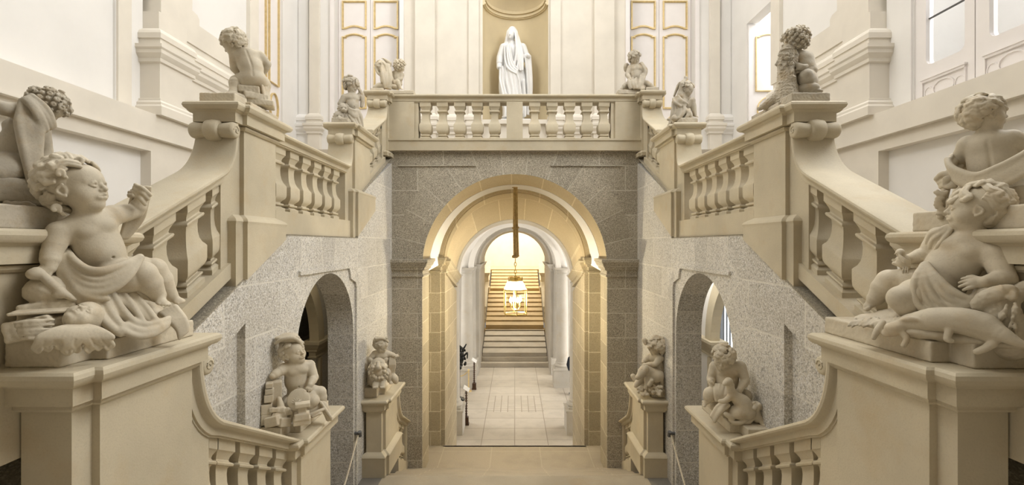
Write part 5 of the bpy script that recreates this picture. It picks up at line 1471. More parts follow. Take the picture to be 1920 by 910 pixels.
# ------------------------------------------------ E left
cv = Carve(655, 3.1)
st = statue('putto_statue', 'small grey putto looking down over his shoulder, carved lion heads at his side', (-1.065,3.1,.743))
f,u = cv.D(.62,.55,-.42), cv.D(.25,.2,.92)
J = dict(fat=1.15, pelvis=(660,210,2), belly=(661,200,0), chest=(660,186,0), neck=(660,175,0), head=(659,160,-2),
  shR=(646,183,-2), elR=(638,195,-4), wrR=(643,203,-8), shL=(671,183,4), elL=(678,178,4), wrL=(675,170,0),
  hipR=(654,214,-4), knR=(650,222,-12), anR=(660,228,-10), hipL=(666,214,4), knL=(672,222,2), anL=(677,232,0))
figure(cv, st, 12.5, 13, J, f, u, .55, SD, hands={'L':((-.5,.4,.6),(.3,.8,.2),.8,1)}, feet={'L':((.5,.4,-.5),(.3,.3,.9))}, seed=8, n=28, length=.8, wild=.5, thick=.10, flow=V3(0,.1,1), vol=1.1, top=.5)
c = cv.part(.6); c.rough=(.4,.5)
for (x,y,r) in ((644,204,9.5),(636,219,10)):
    c.ell((x,y,-12),(r,r*.9,r),k=2); c.ell((x+1,y+3,-20),(r*.5,r*.5,r*.4),k=1.5)
    for i in range(12): c.ell((x+r*math.cos(i*.52),y-r*math.sin(i*.52)*.9,-12-3*math.sin(i)),(2.6,2.6,2.6),k=.8)
    for s in (-1,1): c.ell((x+s*3.5,y-1,-20),(1.4,1.4,1.2),k=.6,op=-1)
c.mesh('lion_heads', SD, st)
c = cv.part(.6)
c.folds([(652,202,-12),(662,208,-16),(674,208,-8)],[(654,212,-14),(664,220,-16),(674,218,-8)],4,2.8,seed=3); c.folds([(668,206,-10),(676,216,-8),(680,236,-6)],[(654,218,-14),(662,230,-16),(668,238,-14)],4,3,seed=5); c.folds([(672,176,2),(678,186,2),(677,200,2)],[(676,174,4),(682,184,4),(679,200,4)],3,2.4,seed=4)
c.mesh('drapery', SD, st)
c = cv.part(.8); c.rough=(.3,.5); c.wbox(-1.14,-1.035,2.982,3.09,.743,.787); c.wbox(-1.12,-1.0,3.08,3.33,.743,.775); c.ell((660,226,6),(20,18,10),k=4)
c.mesh('plinth', SD, st)

# ------------------------------------------------ E right
cv = Carve(1280, 3.1)
st = statue('putto_statue', 'small grey putto with one arm bent high over his head, drapery round the hips', (1.065,3.1,.743))
f,u = cv.D(.75,.45,-.35), cv.D(.2,.1,.95)
J = dict(fat=1.1, pelvis=(1276,210,2), belly=(1277,198,0), chest=(1279,183,0), neck=(1284,174,0), head=(1289,167,-2),
  shR=(1276,176,-4), elR=(1279,158,-6), wrR=(1284,150,0), shL=(1288,182,6), elL=(1294,192,8), wrL=(1288,198,2),
  hipL=(1284,210,-2), knL=(1298,189,-8), anL=(1303,215,-6), hipR=(1272,214,-4), knR=(1264,222,-14), anR=(1276,224,-14))
figure(cv, st, 12, 11.5, J, f, u, .55, SD, hands={'R':((.3,.1,.95),(.3,.8,0),.4,1)}, feet={'L':((.8,.3,-.4),(.3,.3,.9))}, seed=5, n=24, length=.8, wild=.3, thick=.10, flow=V3(0,.1,1), vol=1.05)
c = cv.part(.6)
c.folds([(1262,186,-2),(1264,192,-12),(1276,200,-14)],[(1272,180,-10),(1280,190,-14),(1290,196,-10)],4,2.8,seed=3); c.folds([(1262,192,0),(1262,208,-10),(1256,230,-10)],[(1284,200,-12),(1282,212,-16),(1274,222,-18)],5,3,seed=5); c.spline([(1264,180,2),(1272,160,2),(1275,155,0)],[2,3,2],2)
for i in range(14): c.ell((1253+ (i*5)%13,224+(i*3)%13,-10-(i%3)*2),(2.8,2.8,2.8),k=.8)
c.spline([(1285,206,-14),(1292,212,-16),(1296,220,-14)],[4,4.5,3],2); c.spline([(1292,206,-14),(1290,216,-18),(1286,220,-18)],[3,3,2.4],1.5)
c.mesh('drapery', SD, st)
c = cv.part(.8); c.rough=(.3,.5); c.wbox(1.035,1.14,2.982,3.09,.743,.787); c.wbox(1.0,1.12,3.08,3.34,.743,.775); c.ell((1276,226,6),(20,18,10),k=4)
c.mesh('plinth', SD, st)

# ------------------------------------------------ F left: two children, one veiled
cv = Carve(735, 3.85)
st = statue('putto_statue', 'small stone group of bowed veiled child and curly headed child on left gallery corner', (-1.0,3.87,1.19))
f,u = cv.D(-.6,.6,-.5), cv.D(-.2,.3,.9)
J = dict(fat=1.1, pelvis=(733,157,2), belly=(729,148,0), chest=(724,137,0), neck=(719,130,-2), head=(713,126,-4),
  shR=(718,134,-6), elR=(716,144,-8), wrR=(716,154,-10), shL=(728,128,2), elL=(731,119,0), wrL=(722,112,-4),
  hipL=(736,158,0), knL=(746,154,-8), anL=(750,164,-8), hipR=(730,160,-2), knR=(722,162,-8), anR=(732,166,-8))
figure(cv, st, 9.5, 10, J, f, u, .5, SM, hands={'L':((-.7,.4,.3),(.2,.3,.9),.5,1)}, feet={'L':((.9,.3,-.2),(0,.3,.9))}, seed=4, n=20, thick=.11, flow=V3(0,.1,1))
f,u = cv.D(.35,-.7,.2), cv.D(.1,0,1)
J = dict(front=False, fat=1.1, pelvis=(745,157,8), belly=(745,150,8), chest=(745,140,8), neck=(748,134,6), head=(750,126,4),
  shR=(753,140,6), elR=(752,148,2), wrR=(744,150,-2), shL=(738,138,10), elL=(734,144,8), wrL=(732,150,4))
figure(cv, st, 9.5, 9.5, J, f, u, .5, SM, name='companion', n=0)
knob_curls(cv, J['head'], f, u, 11, 50, .2, .5, front=2, seed=4).mesh('companion_hair', SM, st)
c = cv.part(.5)
c.folds([(716,120,-8),(716,136,-14),(718,150,-14),(722,164,-10)],[(730,122,-4),(733,136,-8),(734,150,-10),(732,162,-8)],5,2.6,seed=2); c.folds([(703,128,-4),(709,138,-8),(716,144,-10)],[(713,113,-8),(722,120,-12),(724,132,-12)],4,2.2,seed=3)
c.spline([(703,164,-4),(712,160,-6),(720,164,-6)],[4,5,4],3); c.ell((740,163,-2),(9,8,5),k=3)
c.mesh('drapery', SM, st)
c = cv.part(.7); c.rough=(.3,.6); c.wbox(-1.13,-1.03,3.76,3.85,1.19,1.226); c.wbox(-1.06,-.80,3.80,3.95,1.19,1.220)
c.mesh('plinth', SM, st)

# ------------------------------------------------ F right
cv = Carve(1193, 3.85)
st = statue('putto_statue', 'small dark stone putto with legs spread, looking down, on the right gallery corner', (1.0,3.87,1.19))
f,u = cv.D(.45,.62,-.5), cv.D(.1,.35,.9)
J = dict(fat=1.12, pelvis=(1193,154,2), belly=(1193,145,0), chest=(1193,131,0), neck=(1192,121,-1), head=(1190,109,-3),
  shR=(1182,127,0), elR=(1176,140,-4), wrR=(1182,149,-10), shL=(1203,127,2), elL=(1209,138,0), wrL=(1200,148,-8),
  hipR=(1187,156,0), knR=(1174,160,-6), anR=(1166,166,-8), hipL=(1199,156,2), knL=(1213,157,-2), anL=(1226,165,-4))
figure(cv, st, 11, 11, J, f, u, .5, SD, hands={'R':((.6,.4,-.3),(0,.8,.5),.7,-1)}, feet={'R':((-.8,.4,-.3),(0,.3,.9)),'L':((.8,.3,-.4),(0,.3,.9))}, seed=15, n=28, length=.8, wild=.3, thick=.10, flow=V3(0,0,1), vol=1.06)
c = cv.part(.5)
c.folds([(1180,148,-6),(1178,156,-12),(1182,166,-14)],[(1208,142,-4),(1206,154,-12),(1204,166,-14)],5,2.8,seed=2); c.folds([(1200,120,0),(1210,132,-2),(1208,148,-6)],[(1204,118,4),(1214,134,2),(1200,154,-10)],4,2.3,seed=3)
c.ell((1175,127,6),(6,6,9),k=2); c.ell((1173,124,2),(3.5,4,5),k=1)
c.spline([(1200,160,-10),(1206,166,-14),(1204,168,-16)],[3,4,3],2)
c.mesh('drapery', SD, st)
c = cv.part(.7); c.rough=(.3,.6); c.wbox(1.03,1.13,3.76,3.85,1.19,1.232); c.wbox(.82,1.06,3.80,3.95,1.19,1.224); c.ell((1194,166,6),(22,16,6),k=4)
c.mesh('plinth', SD, st)
# ------------------------------------------------ G left: curly boy turned away, cloth over the shoulder, on rocks
cv = Carve(60, 1.06)
st = statue('putto_statue', 'large grey putto with tight curls and heavy cloth on his shoulder, on rocks', (-1.067,1.05,.03))
f,u = cv.D(-.80,-.35,-.30), cv.D(-.15,0,1)
J = dict(front=False, fat=1.2, leg=1.2, pelvis=(20,318,14), belly=(30,284,10), chest=(46,246,6), neck=(66,224,4), head=(84,204,2),
  shL=(52,212,-16), elL=(8,204,-26), wrL=(-34,190,-20), shR=(74,246,20), elR=(84,282,30), wrR=(76,310,30),
  hipL=(16,316,-16), knL=(-34,330,-34), anL=(-40,378,-30), hipR=(34,326,30), knR=(70,330,34), anR=(84,372,30))
figure(cv, st, 36, 34, J, f, u, 1.3, SD, hands={'L':((-.9,.2,.1),(0,.5,.8),.4,1)}, feet={}, n=0)
knob_curls(cv, J['head'], f, u, 35, 64, .20, 1.2).mesh('hair', SD, st)
c = cv.part(1.4)
c.folds([(40,190,-28),(34,230,-40),(44,280,-40),(56,338,-34)],[(70,196,-24),(74,240,-34),(72,290,-30),(80,330,-20)],5,7.5,seed=3,m=7,sheet=.8)
c.folds([(44,188,-34),(58,200,-44),(74,228,-42),(80,248,-34)],[(60,180,-26),(80,196,-34),(96,216,-34),(102,236,-24)],4,5.5,seed=4,sheet=.85)
c.mesh('drapery', SD, st)
c = cv.part(1.8); c.rough=(1.0,.16)
rocks(c, [(6,360,-18,40,36,26),(58,372,-20,30,26,20),(34,345,10,44,34,20),(-20,372,-20,40,30,20)], 3)
c.mesh('rock_seat', SD, st)
c = cv.part(1.4); rg = random.Random(6)
for i in range(24):
    x = rg.uniform(-6,74); y = 386+rg.uniform(-4,14); a = rg.uniform(0,6)
    c.ell((x,y,-48),(6,3,9),[cv.D(math.cos(a),0,math.sin(a)),cv.D(0,1,0),cv.D(-math.sin(a),0,math.cos(a))],1)
c.mesh('foliage', SD, st)
c = cv.part(2.0); c.rough=(.6,.2)
c.wbox(-1.15,-.985,.82,1.17,.03,.078)
c.mesh('plinth', SD, st)

# ------------------------------------------------ G right: boy from behind, head turned right
cv = Carve(1850, 1.06)
st = statue('putto_statue', 'large stone putto seen from behind, head turned right, cloth sash across his back', (1.067,1.05,.03))
f,u = cv.D(.85,-.40,.02), cv.D(-.05,0,1)
J = dict(front=False, fat=1.25, leg=1.2, pelvis=(1868,348,10), belly=(1862,318,6), chest=(1856,280,2), neck=(1850,246,2), head=(1846,214,0),
  shL=(1816,272,8), elL=(1800,300,20), wrL=(1806,322,34), shR=(1896,262,4), elR=(1928,276,10), wrR=(1944,310,20),
  hipL=(1848,352,12), knL=(1812,362,30), anL=(1806,396,30), hipR=(1886,356,6), knR=(1926,372,0), anR=(1936,400,6))
figure(cv, st, 37, 36, J, f, u, 1.3, SM, hands={}, feet={}, seed=51, n=46, length=1.0, wild=.2, thick=.075, flow=V3(0,.3,.95), vol=1.02, top=.5, front=.4)
c = cv.part(1.4)
c.folds([(1776,298,0),(1784,318,-26),(1830,330,-44),(1880,312,-46),(1930,282,-30)],[(1790,330,-10),(1800,346,-30),(1850,356,-50),(1890,344,-52),(1930,318,-44)],5,7,seed=3,sheet=.85,m=7)
c.folds([(1778,300,0),(1786,292,16),(1800,288,26)],[(1790,326,-8),(1800,318,10),(1808,310,26)],3,6,seed=4,sheet=.9)
c.folds([(1756,336,0),(1768,326,-10),(1782,330,-14)],[(1766,352,0),(1776,348,-12),(1790,350,-16)],3,6,seed=5,sheet=.9)
c.mesh('drapery', SM, st)
c = cv.part(1.6); c.rough=(1.3,.2)
rocks(c, [(1900,376,-20,40,34,26),(1860,380,10,50,34,24),(1830,390,-10,36,30,16),(1925,392,-30,26,26,16)], 5)
c.mesh('rock_seat', SM, st)
c = cv.part(1.4); rg = random.Random(9)
for i in range(12):
    a = i*.55; c.ell((1780+8*math.cos(a),342+8*math.sin(a),-20-2*math.sin(i)),(6,3,8),[cv.D(math.cos(a),0,math.sin(a)),cv.D(0,1,0),cv.D(-math.sin(a),0,math.cos(a))],1)
for i in range(22):
    a = rg.uniform(0,6); c.ell((1768+rg.uniform(-10,12),372+rg.uniform(-14,34),-20),(5,3,9),[cv.D(math.cos(a),0,math.sin(a)),cv.D(0,1,0),cv.D(-math.sin(a),0,math.cos(a))],1)
c.spline([(1776,346,-6),(1768,376,-6),(1764,406,-6)],[8,9,8],5)
c.mesh('flowers', SM, st)
c = cv.part(2.0); c.rough=(.6,.2)
c.wbox(.985,1.15,.82,1.19,.03,.078)
c.mesh('plinth', SM, st)

# ------------------------------------------------ veiled marble figure in the niche
MW = M['stat_w']
cv = Carve(962, 4.93)
st = statue('niche_statue', 'tall white marble figure with veiled head and long robe standing in the niche', (.01,4.93,1.238))
b = cv.part(.5)
f,u = cv.D(-.25,.95,.0), V3(0,0,1)
hc = (958,66,-3)
c_, A_ = hc, frame(f,u)
def L(x,y,z): return b._p(hc)+(A_.T@V3(x,y,z))*9*b.u
b.ell(L(0,0,0),(6.4,7.6,9),A_,2); b.ell(L(0,.35,-.35),(5.2,5,6),A_,2); b.cap(L(0,.82,.05),L(0,1.0,-.28),.7,1.1,.8); 
for s in (-1,1):
    b.ell(L(s*.28,.86,-.02),(1.5,1.2,1),A_,.6,-1); b.cap(L(s*.1,.80,.12),L(s*.45,.62,.1),.7,.6,.6); b.ell(L(s*.27,.70,-.03),(1.3,1.2,1.1),A_,.4)
b.cap(L(-.16,.86,-.52),L(.16,.86,-.52),.7,.7,.4); b.ell(L(0,.72,-.82),(2,1.8,1.6),A_,1.2)
b.cap((958,72,0),(960,84,2),5.4,6.5,3)
b.ell((961,98,2),(16,11,18),k=6); b.ell((961,125,2),(17,12,22),k=8); b.cap((962,140,2),(963,212,4),16,19,8); b.cap((956,150,-2),(954,216,-4),9,10,6); b.cap((970,150,2),(974,216,2),9,10,6)
b.chain([(944,92,2),(938,110,0),(936,126,-8)],[7.5,6.5,5],3); b.chain([(980,92,2),(988,112,2),(990,106,-10)],[7.5,6.5,4.5],3)
hand(b,(935,124,-10),cv.D(-.1,.7,-.6),cv.D(-.6,.5,.3),9,.7,1); hand(b,(990,108,-12),cv.D(.05,.5,.7),cv.D(.7,.5,-.2),9,.7,-1)
b.mesh('body', MW, st)
c = cv.part(.5)
c.ell((960.5,62,4),(9.2,8.6,12.5),k=2); c.cap((953,60,2),(950,82,2),3,4.5,3); c.cap((967,60,2),(972,84,0),3.2,5.5,3)
c.ell((958,66,-9),(5.6,6,8.2),k=1.5,op=-1)
c.ell((961,100,2),(17.5,12.5,19),k=5); c.ell((962,126,2),(18.5,13.5,22),k=6); c.cap((962,140,2),(963,214,4),18.5,21,6); c.ell((963.5,162,2),(28.5,12.5,52),k=6)
c.chain([(945,90,2),(938.5,108,0),(937,118,-5)],[8.4,7.4,6.2],3); c.chain([(979,90,2),(987,110,2),(989,106,-7)],[8.6,7.6,6],3)
c.folds([(966,62,-5),(968,80,-11),(968,104,-14),(962,132,-16)],[(972,70,0),(977,88,-8),(980,108,-11),(980,132,-14)],4,1.8,seed=2,sheet=.85)
c.folds([(946,86,-8),(946,110,-12),(952,130,-16),(968,138,-17)],[(957,84,-12),(959,106,-15),(964,122,-16),(972,130,-16)],4,1.6,seed=3,sheet=.85)
c.folds([(936,124,-8),(937,150,-10),(945,184,-14),(962,206,-17)],[(968,132,-15),(973,150,-16),(977,175,-16),(978,204,-15)],6,2.1,seed=4,sheet=.85,sag=3,m=7)
c.folds([(984,104,-10),(988,130,-8),(990,170,-6),(988,214,-4)],[(994,106,-6),(996,130,-4),(997,170,-2),(994,214,0)],4,2.2,seed=5,sheet=.95)
c.folds([(944,180,-16),(946,200,-18),(946,218,-18)],[(982,150,-14),(985,190,-15),(986,218,-14)],6,2.0,seed=6,sheet=.85)
c.mesh('robe', MW, st)
c = cv.part(.8); c.ell((946,220,-10),(5,8,3),k=2); c.ell((970,220,-8),(5,8,3),k=2); c.wbox(-.14,.16,4.82,5.03,1.238,1.262); c.mesh('plinth', MW, st)
WORLD = .22
EXPO = 0.12
AREAS = [
 ('top_fill', (0,3.3,4.25), (0,0,0), 3.4, 2.2, 430, (1,.97,.92)),  # added overhead fill, set back so faces towards the camera stay dark
 ('window_right', (2.2,1.7,2.7), (0,PI*.38,0), 2.2, 1.6, 640, (1,.98,.95)),
 ('court_light', (2.65,1.6,4.2), (0,0,0), .8, 3.0, 260, (.95,.98,1)),  # added lamp that brightens the court behind the window
 ('fill_left', (-2.1,1.9,3.2), (0,-PI*.36,0), 1.8, 2.2, 470, (1,.965,.90)),  # added fill from high on the left, no opening in that wall
 ('side_room_light', (2.9,4.2,2.6), (0,PI/4,0), 1.0, 1.0, 220, (.96,.98,1)),
 ('vestibule_left', (-3.3,7.1,-1.2), (0,-PI/2,0), 1.6, 2.5, 400, (1,.97,.92)),
 ('vestibule_right', (3.3,7.1,-1.2), (0,PI/2,0), 1.6, 2.5, 620, (1,.97,.92)),
 ('far_hall_light', (0,13.8,2.4), (0,0,0), 2.5, 2.0, 1700, (1,.90,.72)),
 ('passage_light_left', (-1.38,3.3,-.13), (0,0,0), .3, 1.0, 10, (1,.85,.6)),
 ('passage_light_right', (1.38,3.6,-.13), (0,0,0), .3, 1.4, 40, (1,.95,.86)),
]
POINTS = [
 ('lantern_light', (.006,4.30,-.5), 290, (1,.90,.70), .12),
]
# ------------------------------------------------ lantern
BR = M['brass'] = plain_mat('brass', (.70,.52,.18), .3, .9, var=.1)
M['bulb'] = emit_mat('lit_bulb', (1,.80,.50), 120)
def frosted(name):
    m = bpy.data.materials.new(name); m.use_nodes = True; t = m.node_tree; t.nodes.clear()
    o = t.nodes.new('ShaderNodeOutputMaterial'); a = t.nodes.new('ShaderNodeBsdfTransparent'); g = t.nodes.new('ShaderNodeBsdfTranslucent'); x = t.nodes.new('ShaderNodeMixShader')
    x.inputs[0].default_value = .7; g.inputs[0].default_value = (1,.97,.9,1)
    t.links.new(a.outputs[0], x.inputs[1]); t.links.new(g.outputs[0], x.inputs[2]); t.links.new(x.outputs[0], o.inputs[0]); return m
M['frost'] = frosted('frosted_lantern_glass')
M['lglass'] = glass_mat('lantern_glass', (.97,.95,.88))
M['cord'] = plain_mat('ochre_cloth_sleeve', (.42,.30,.13), .8, var=.2, scale=20, bump=.4)
LX, LY, LZ = .006, 4.30, 0
ln = empty('hanging_lantern', (LX,LY,-.66)); tag(ln, 'glass and brass hexagonal lantern hanging on a cloth-covered chain under the big arch', 'lantern')
def pz(py): return (458-py)/900*LY
zc0 = pz(349)
MB().lathe([(.02,zc0-.012),(.034,zc0-.006),(.036,zc0),(.03,zc0+.01)],(LX,LY),16).obj('ceiling_rose', BR, ln, 40)
mb = MB()
for k in range(5):
    a = 2*PI*k/5; pts = []
    for i in range(31):
        t = i/30; z = zc0+(pz(480)-zc0)*t
        r = .010+.010*t*(1-.3*t) - .010*math.exp(-((t-.62)/.03)**2)*0
        tw = a+t*1.2
        pts.append((LX+r*math.cos(tw)+.006*t, LY+r*math.sin(tw), z))
    mb.tube(pts, .0095, 8)
mb.obj('cloth_sleeve', M['cord'], ln, 60)
mb = MB()
for py,n in ((350,5),(428,3),(481,5)):
    for k in range(n):
        a = 2*PI*k/n
        mb.tube([(LX+.022*math.cos(a+q*.7-.7)*(1+.2*(q==1)), LY+.022*math.sin(a+q*.7-.7)*(1+.2*(q==1)), pz(py)+.006*math.sin(q+k)) for q in range(4)], [.006,.010,.010,.005], 8)
mb.obj('ribbon_tie', M['cord'], ln, 60)
mb = MB()
for k in range(5):
    zc = pz(489+7*k); rot = k%2
    pts = [(LX+(.009*math.cos(2*PI*i/12) if rot else 0), LY+(0 if rot else .009*math.cos(2*PI*i/12)), zc+.020*math.sin(2*PI*i/12)) for i in range(13)]
    mb.tube(pts, .0035, 6)
mb.obj('chain', BR, ln, 60)
def hexr(r, z, ph=PI/6+.12): return [(LX+r*math.cos(ph+PI/3*i), LY+r*math.sin(ph+PI/3*i), z) for i in range(6)]
zt, zm, zb = pz(527), pz(543), pz(588); rt, rm, rb = .072, .112, .108
mb = MB().loft([hexr(rt*.9,zt-.006),hexr(rt,zt-.004),hexr(rt,zt+.010),hexr(rt*.85,zt+.014),hexr(rt*.3,zt+.03),hexr(.008,zt+.05)])
for k in range(6):
    a = PI/6+.12+PI/3*k+PI/6
    mb.loft([[(LX+rt*math.cos(a+q)*m, LY+rt*math.sin(a+q)*m, zt+.010+h) for q,m in ((-.3,.86),(.3,.86),(.3,.93),(-.3,.93))] for h in (0,.018,.024)])
mb.obj('crown', BR, ln)
mb = MB()
T,Mi,B_ = hexr(rt,zt), hexr(rm,zm), hexr(rb,zb)
for i in range(6):
    j=(i+1)%6
    mb.tube([T[i],Mi[i]],.0035,6); mb.tube([Mi[i],B_[i]],.0035,6); mb.tube([Mi[i],Mi[j]],.0042,6); mb.tube([B_[i],B_[j]],.0042,6)
    mb.tube([B_[i],(B_[i][0],B_[i][1],zb-.014)],[.005,.003],6)
mb.obj('lantern_frame', BR, ln)
for i in range(6):
    j=(i+1)%6
    MB().add([T[i],T[j],Mi[j],Mi[i]],[(0,1,2,3)]).obj('frosted_pane', M['frost'], ln); MB().add([Mi[i],Mi[j],B_[j],B_[i]],[(0,1,2,3)]).obj('glass_pane', M['lglass'], ln)
st = MB().tube([(LX,LY,zt),(LX,LY,zb+.03)],.004,6).lathe([(.005,zb+.025),(.02,zb+.03),(.02,zb+.036),(.005,zb+.045)],(LX,LY),12)
for k in range(4):
    a = PI/2*k+.4; st.tube([(LX,LY,zb+.03),(LX+.03*math.cos(a),LY+.03*math.sin(a),zb+.036),(LX+.045*math.cos(a),LY+.045*math.sin(a),zb+.06)],.003,6)
    st.lathe([(.007,zb+.058),(.008,zb+.062),(.007,zb+.10)],(LX+.045*math.cos(a),LY+.045*math.sin(a)),8)
st.obj('candle_cluster', BR, ln, 50)
for k in range(4):
    a = PI/2*k+.4
    MB().lathe([(.003,zb+.10),(.012,zb+.112),(.013,zb+.122),(.006,zb+.138),(.001,zb+.15)],(LX+.045*math.cos(a),LY+.045*math.sin(a)),10).obj('bulb', M['bulb'], ln, 60)

# ------------------------------------------------ stanchions in the vestibule
M['dark_wood'] = plain_mat('dark_turned_wood', (.06,.032,.018), .4)
M['card'] = plain_mat('white_card', (.85,.85,.85), .5)
def stanchion(x, y, label):
    r = empty('sign_stand', (x,y,L0)); tag(r, label, 'sign stand')
    MB().box(x-.03,x+.03,y-.03,y+.03,L0,L0+.10).box(x-.036,x+.036,y-.036,y+.036,L0,L0+.02).obj('base', M['dark_wood'], r)
    prof = [(.022,L0+.10),(.016,L0+.12)]
    for k in range(9):
        z = L0+.13+.034*k; prof += [(.010,z),(.018,z+.012),(.010,z+.026)]
    prof += [(.010,L0+.45)]
    MB().lathe(prof,(x,y),12).obj('turned_post', M['dark_wood'], r, 40)
    c = MB(); c.add([(x-.04,y-.02,L0+.475),(x+.035,y-.045,L0+.435),(x+.045,y+.02,L0+.465),(x-.03,y+.045,L0+.505),(x-.04,y-.02,L0+.481),(x+.035,y-.045,L0+.441),(x+.045,y+.02,L0+.471),(x-.03,y+.045,L0+.511)],[(0,3,2,1),(4,5,6,7),(0,1,5,4),(1,2,6,5),(2,3,7,6),(3,0,4,7)])
    c.obj('card', M['card'], r)
stanchion(-.635, 6.30, 'dark turned sign stand with white card beside the nearer left column')
stanchion(-.66, 7.83, 'dark turned sign stand with white card further back by the far left column')
M['brass_rope'] = plain_mat('gold_rope', (.55,.40,.12), .6)
r = empty('rope_post', (-.74,7.72,L0)); tag(r, 'thin gold rope post on the left of the vestibule beside the sign stand', 'rope post')
MB().lathe([(.05,L0),(.05,L0+.015),(.012,L0+.03),(.010,L0+.33),(.016,L0+.34),(.012,L0+.36)],(-.74,7.72),14).obj('post', M['gold'], r, 40)
MB().tube([(-.74+(-.3)*k/8, 7.72+.1*k/8, L0+.33-.10*math.sin(PI*k/8)) for k in range(9)],.006,6).obj('rope', M['brass_rope'], r, 60)

# ------------------------------------------------ visitor half hidden behind the right column, black exhibit on the left
M['cloth_d'] = plain_mat('dark_blue_cloth', (.018,.022,.032), .8, bump=.3, scale=8)
M['skin'] = plain_mat('skin', (.55,.36,.27), .55)
M['grey_hair'] = plain_mat('pale_grey_hair', (.55,.52,.48), .7, bump=.4, scale=20)
cv = Carve(1077, 7.55)
pr = empty('person', (.94,7.55,L0)); tag(pr, 'person in dark jacket and trousers half hidden behind the near right column', 'person')
b = cv.part(.42)
f,u = cv.D(-.8,.4,-.1), V3(0,0,1)
hc = (1075,660,0)
A,Lh = head(b, hc, f, u, 4.9)
b.cap(hc,(1077,669,0),2.6,3.0,1); b.ell((1077,680,0),(8.6,5.5,11),k=3); b.ell((1077,693,0),(7.6,5.4,8),k=3)
b.chain([(1069,673,-1),(1066,684,-3),(1068,694,-6)],[3.4,2.9,2.2],1.5); b.chain([(1085,673,1),(1087,685,0),(1085,695,-3)],[3.4,2.9,2.2],1.5)
b.chain([(1073.5,697,0),(1072,716,-2),(1073,735,0)],[4.6,3.6,2.4],2); b.chain([(1081,697,0),(1082,716,0),(1083,735,2)],[4.6,3.6,2.4],2)
for x in (1073,1083): b.ell((x-1.5,738,-1),(4.2,3.6,2),k=1)
hand(b,(1068,694,-6),cv.D(0,.2,-1),cv.D(-1,.2,0),4.6,.4,1); hand(b,(1085,695,-3),cv.D(0,.2,-1),cv.D(1,.2,0),4.6,.4,-1)
b.mesh('body', M['skin'], pr)
b = cv.part(.42)
b.ell((1077,680,0),(9.4,6.3,11.6),k=3); b.ell((1077,692,0),(8.6,6.3,8),k=3)
b.chain([(1068.6,673,-1),(1065.6,684,-3),(1067.8,693,-6)],[4.1,3.6,2.9],1.5); b.chain([(1085.4,673,1),(1087.4,685,0),(1085.2,694,-3)],[4.1,3.6,2.9],1.5); b.cap((1077,668,0),(1077,671,0),3.8,4.6,1)
b.mesh('jacket', M['cloth_d'], pr)
b = cv.part(.42)
b.chain([(1073.5,696,0),(1072,716,-2),(1073,734,0)],[5.4,4.3,3.2],2); b.chain([(1081,696,0),(1082,716,0),(1083,734,2)],[5.4,4.3,3.2],2); b.ell((1077,696,0),(8,6,5),k=2)
for x in (1073,1083): b.ell((x-1.5,738,-1),(4.8,4.2,2.6),k=1)
b.mesh('trousers', M['cloth_d'], pr)
hair(cv, hc, f, u, 4.9, seed=2, n=16, thick=.12, length=.8, cell=.42, front=.3, top=.6).mesh('hair', M['grey_hair'], pr)
M['black_gloss'] = plain_mat('black_gloss', (.012,.013,.012), .25)
cv = Carve(868, 7.25)
ex = empty('museum_exhibit', (-.82,7.3,L0)); tag(ex, 'black glossy exhibit with bulging shapes behind the nearer left column, behind gold rope', 'exhibit')
b = cv.part(.5); rg = random.Random(11)
b.ell((862,668,2),(8,8,20),k=3)
for i in range(26): 
    x = rg.uniform(860,874); y = 650+rg.uniform(0,38); r = rg.uniform(1.5,4); b.ell((x-(y-668)**2*.006,y,-4-rg.uniform(0,4)),(r,r,r*rg.uniform(.8,1.8)),[cv.D(.9,.1,.4),cv.D(-.1,1,0),cv.D(-.4,0,.9)],.8)
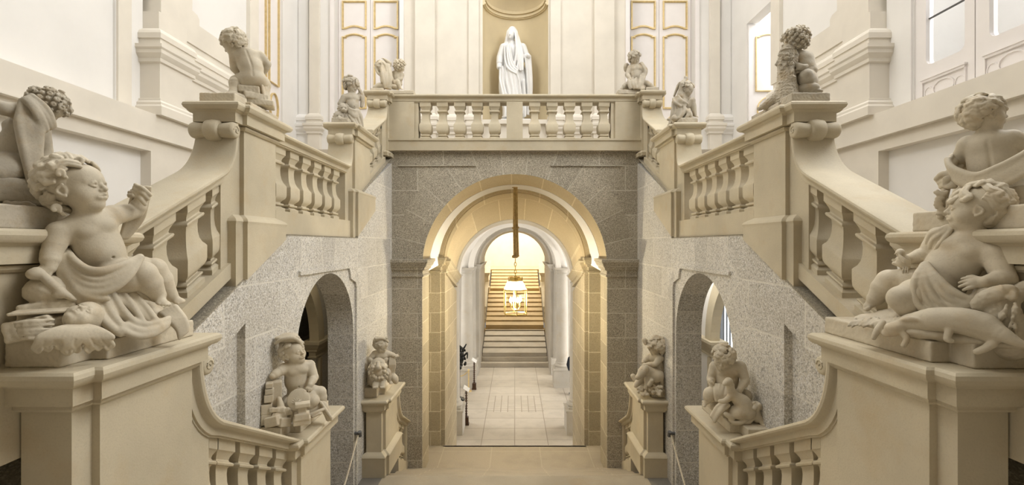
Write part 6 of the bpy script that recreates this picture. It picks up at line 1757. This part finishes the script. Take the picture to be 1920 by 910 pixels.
b.cap((866,660,0),(874,646,-2),2.4,1.2,1); b.spline([(870,668,-6),(876,662,-8),(876,672,-8)],[2,1.5,1.2],1)
b.mesh('body', M['black_gloss'], ex)
MB().lathe([(.10,L0),(.10,L0+.02),(.03,L0+.05),(.03,-1.86),(.06,-1.82)],(-.86,7.3),20).obj('stand', M['black_gloss'], ex, 40)

# ------------------------------------------------ camera
cam = bpy.data.cameras.new('camera'); co = bpy.data.objects.new('camera', cam); COL.objects.link(co)
co.location = (0,0,ZC); co.rotation_euler = (PI/2,0,0)
cam.sensor_width = 36; cam.sensor_fit = 'HORIZONTAL'; cam.lens = 900/1920*36
cam.shift_x = -5/1920; cam.shift_y = 3/1920; cam.clip_start = .05; cam.clip_end = 200
bpy.context.scene.camera = co
# ------------------------------------------------ light
def area(name, p, rot, sx, sy, e, c=(1,1,1)):
    l = bpy.data.lights.new(name,'AREA'); l.shape='RECTANGLE'; l.size=sx*S; l.size_y=sy*S; l.energy=e; l.color=c
    o = bpy.data.objects.new(name,l); COL.objects.link(o); o.location=W(p); o.rotation_euler=rot; return o
def point(name, p, e, c, r=.1):
    l = bpy.data.lights.new(name,'POINT'); l.energy=e; l.color=c; l.shadow_soft_size=r
    o = bpy.data.objects.new(name,l); COL.objects.link(o); o.location=W(p); return o
w = bpy.data.worlds.new('world'); bpy.context.scene.world = w; w.use_nodes = True
w.node_tree.nodes['Background'].inputs[0].default_value = (1.0,.97,.92,1); w.node_tree.nodes['Background'].inputs[1].default_value = WORLD
for nm,p,rot,sx,sy,e,c in AREAS: area(nm,p,rot,sx,sy,e,c)
for nm,p,e,c,r in POINTS: point(nm,p,e,c,r)
sc = bpy.context.scene
sc.view_settings.view_transform = 'Standard'; sc.view_settings.look = 'None'; sc.view_settings.gamma = 1; sc.view_settings.exposure = EXPO
sc.view_settings.use_curve_mapping = False
sc.cycles.use_denoising = True; sc.cycles.max_bounces = 7; sc.cycles.diffuse_bounces = 5; sc.cycles.sample_clamp_indirect = 6
sc.cycles.use_adaptive_sampling = True; sc.cycles.adaptive_threshold = .03
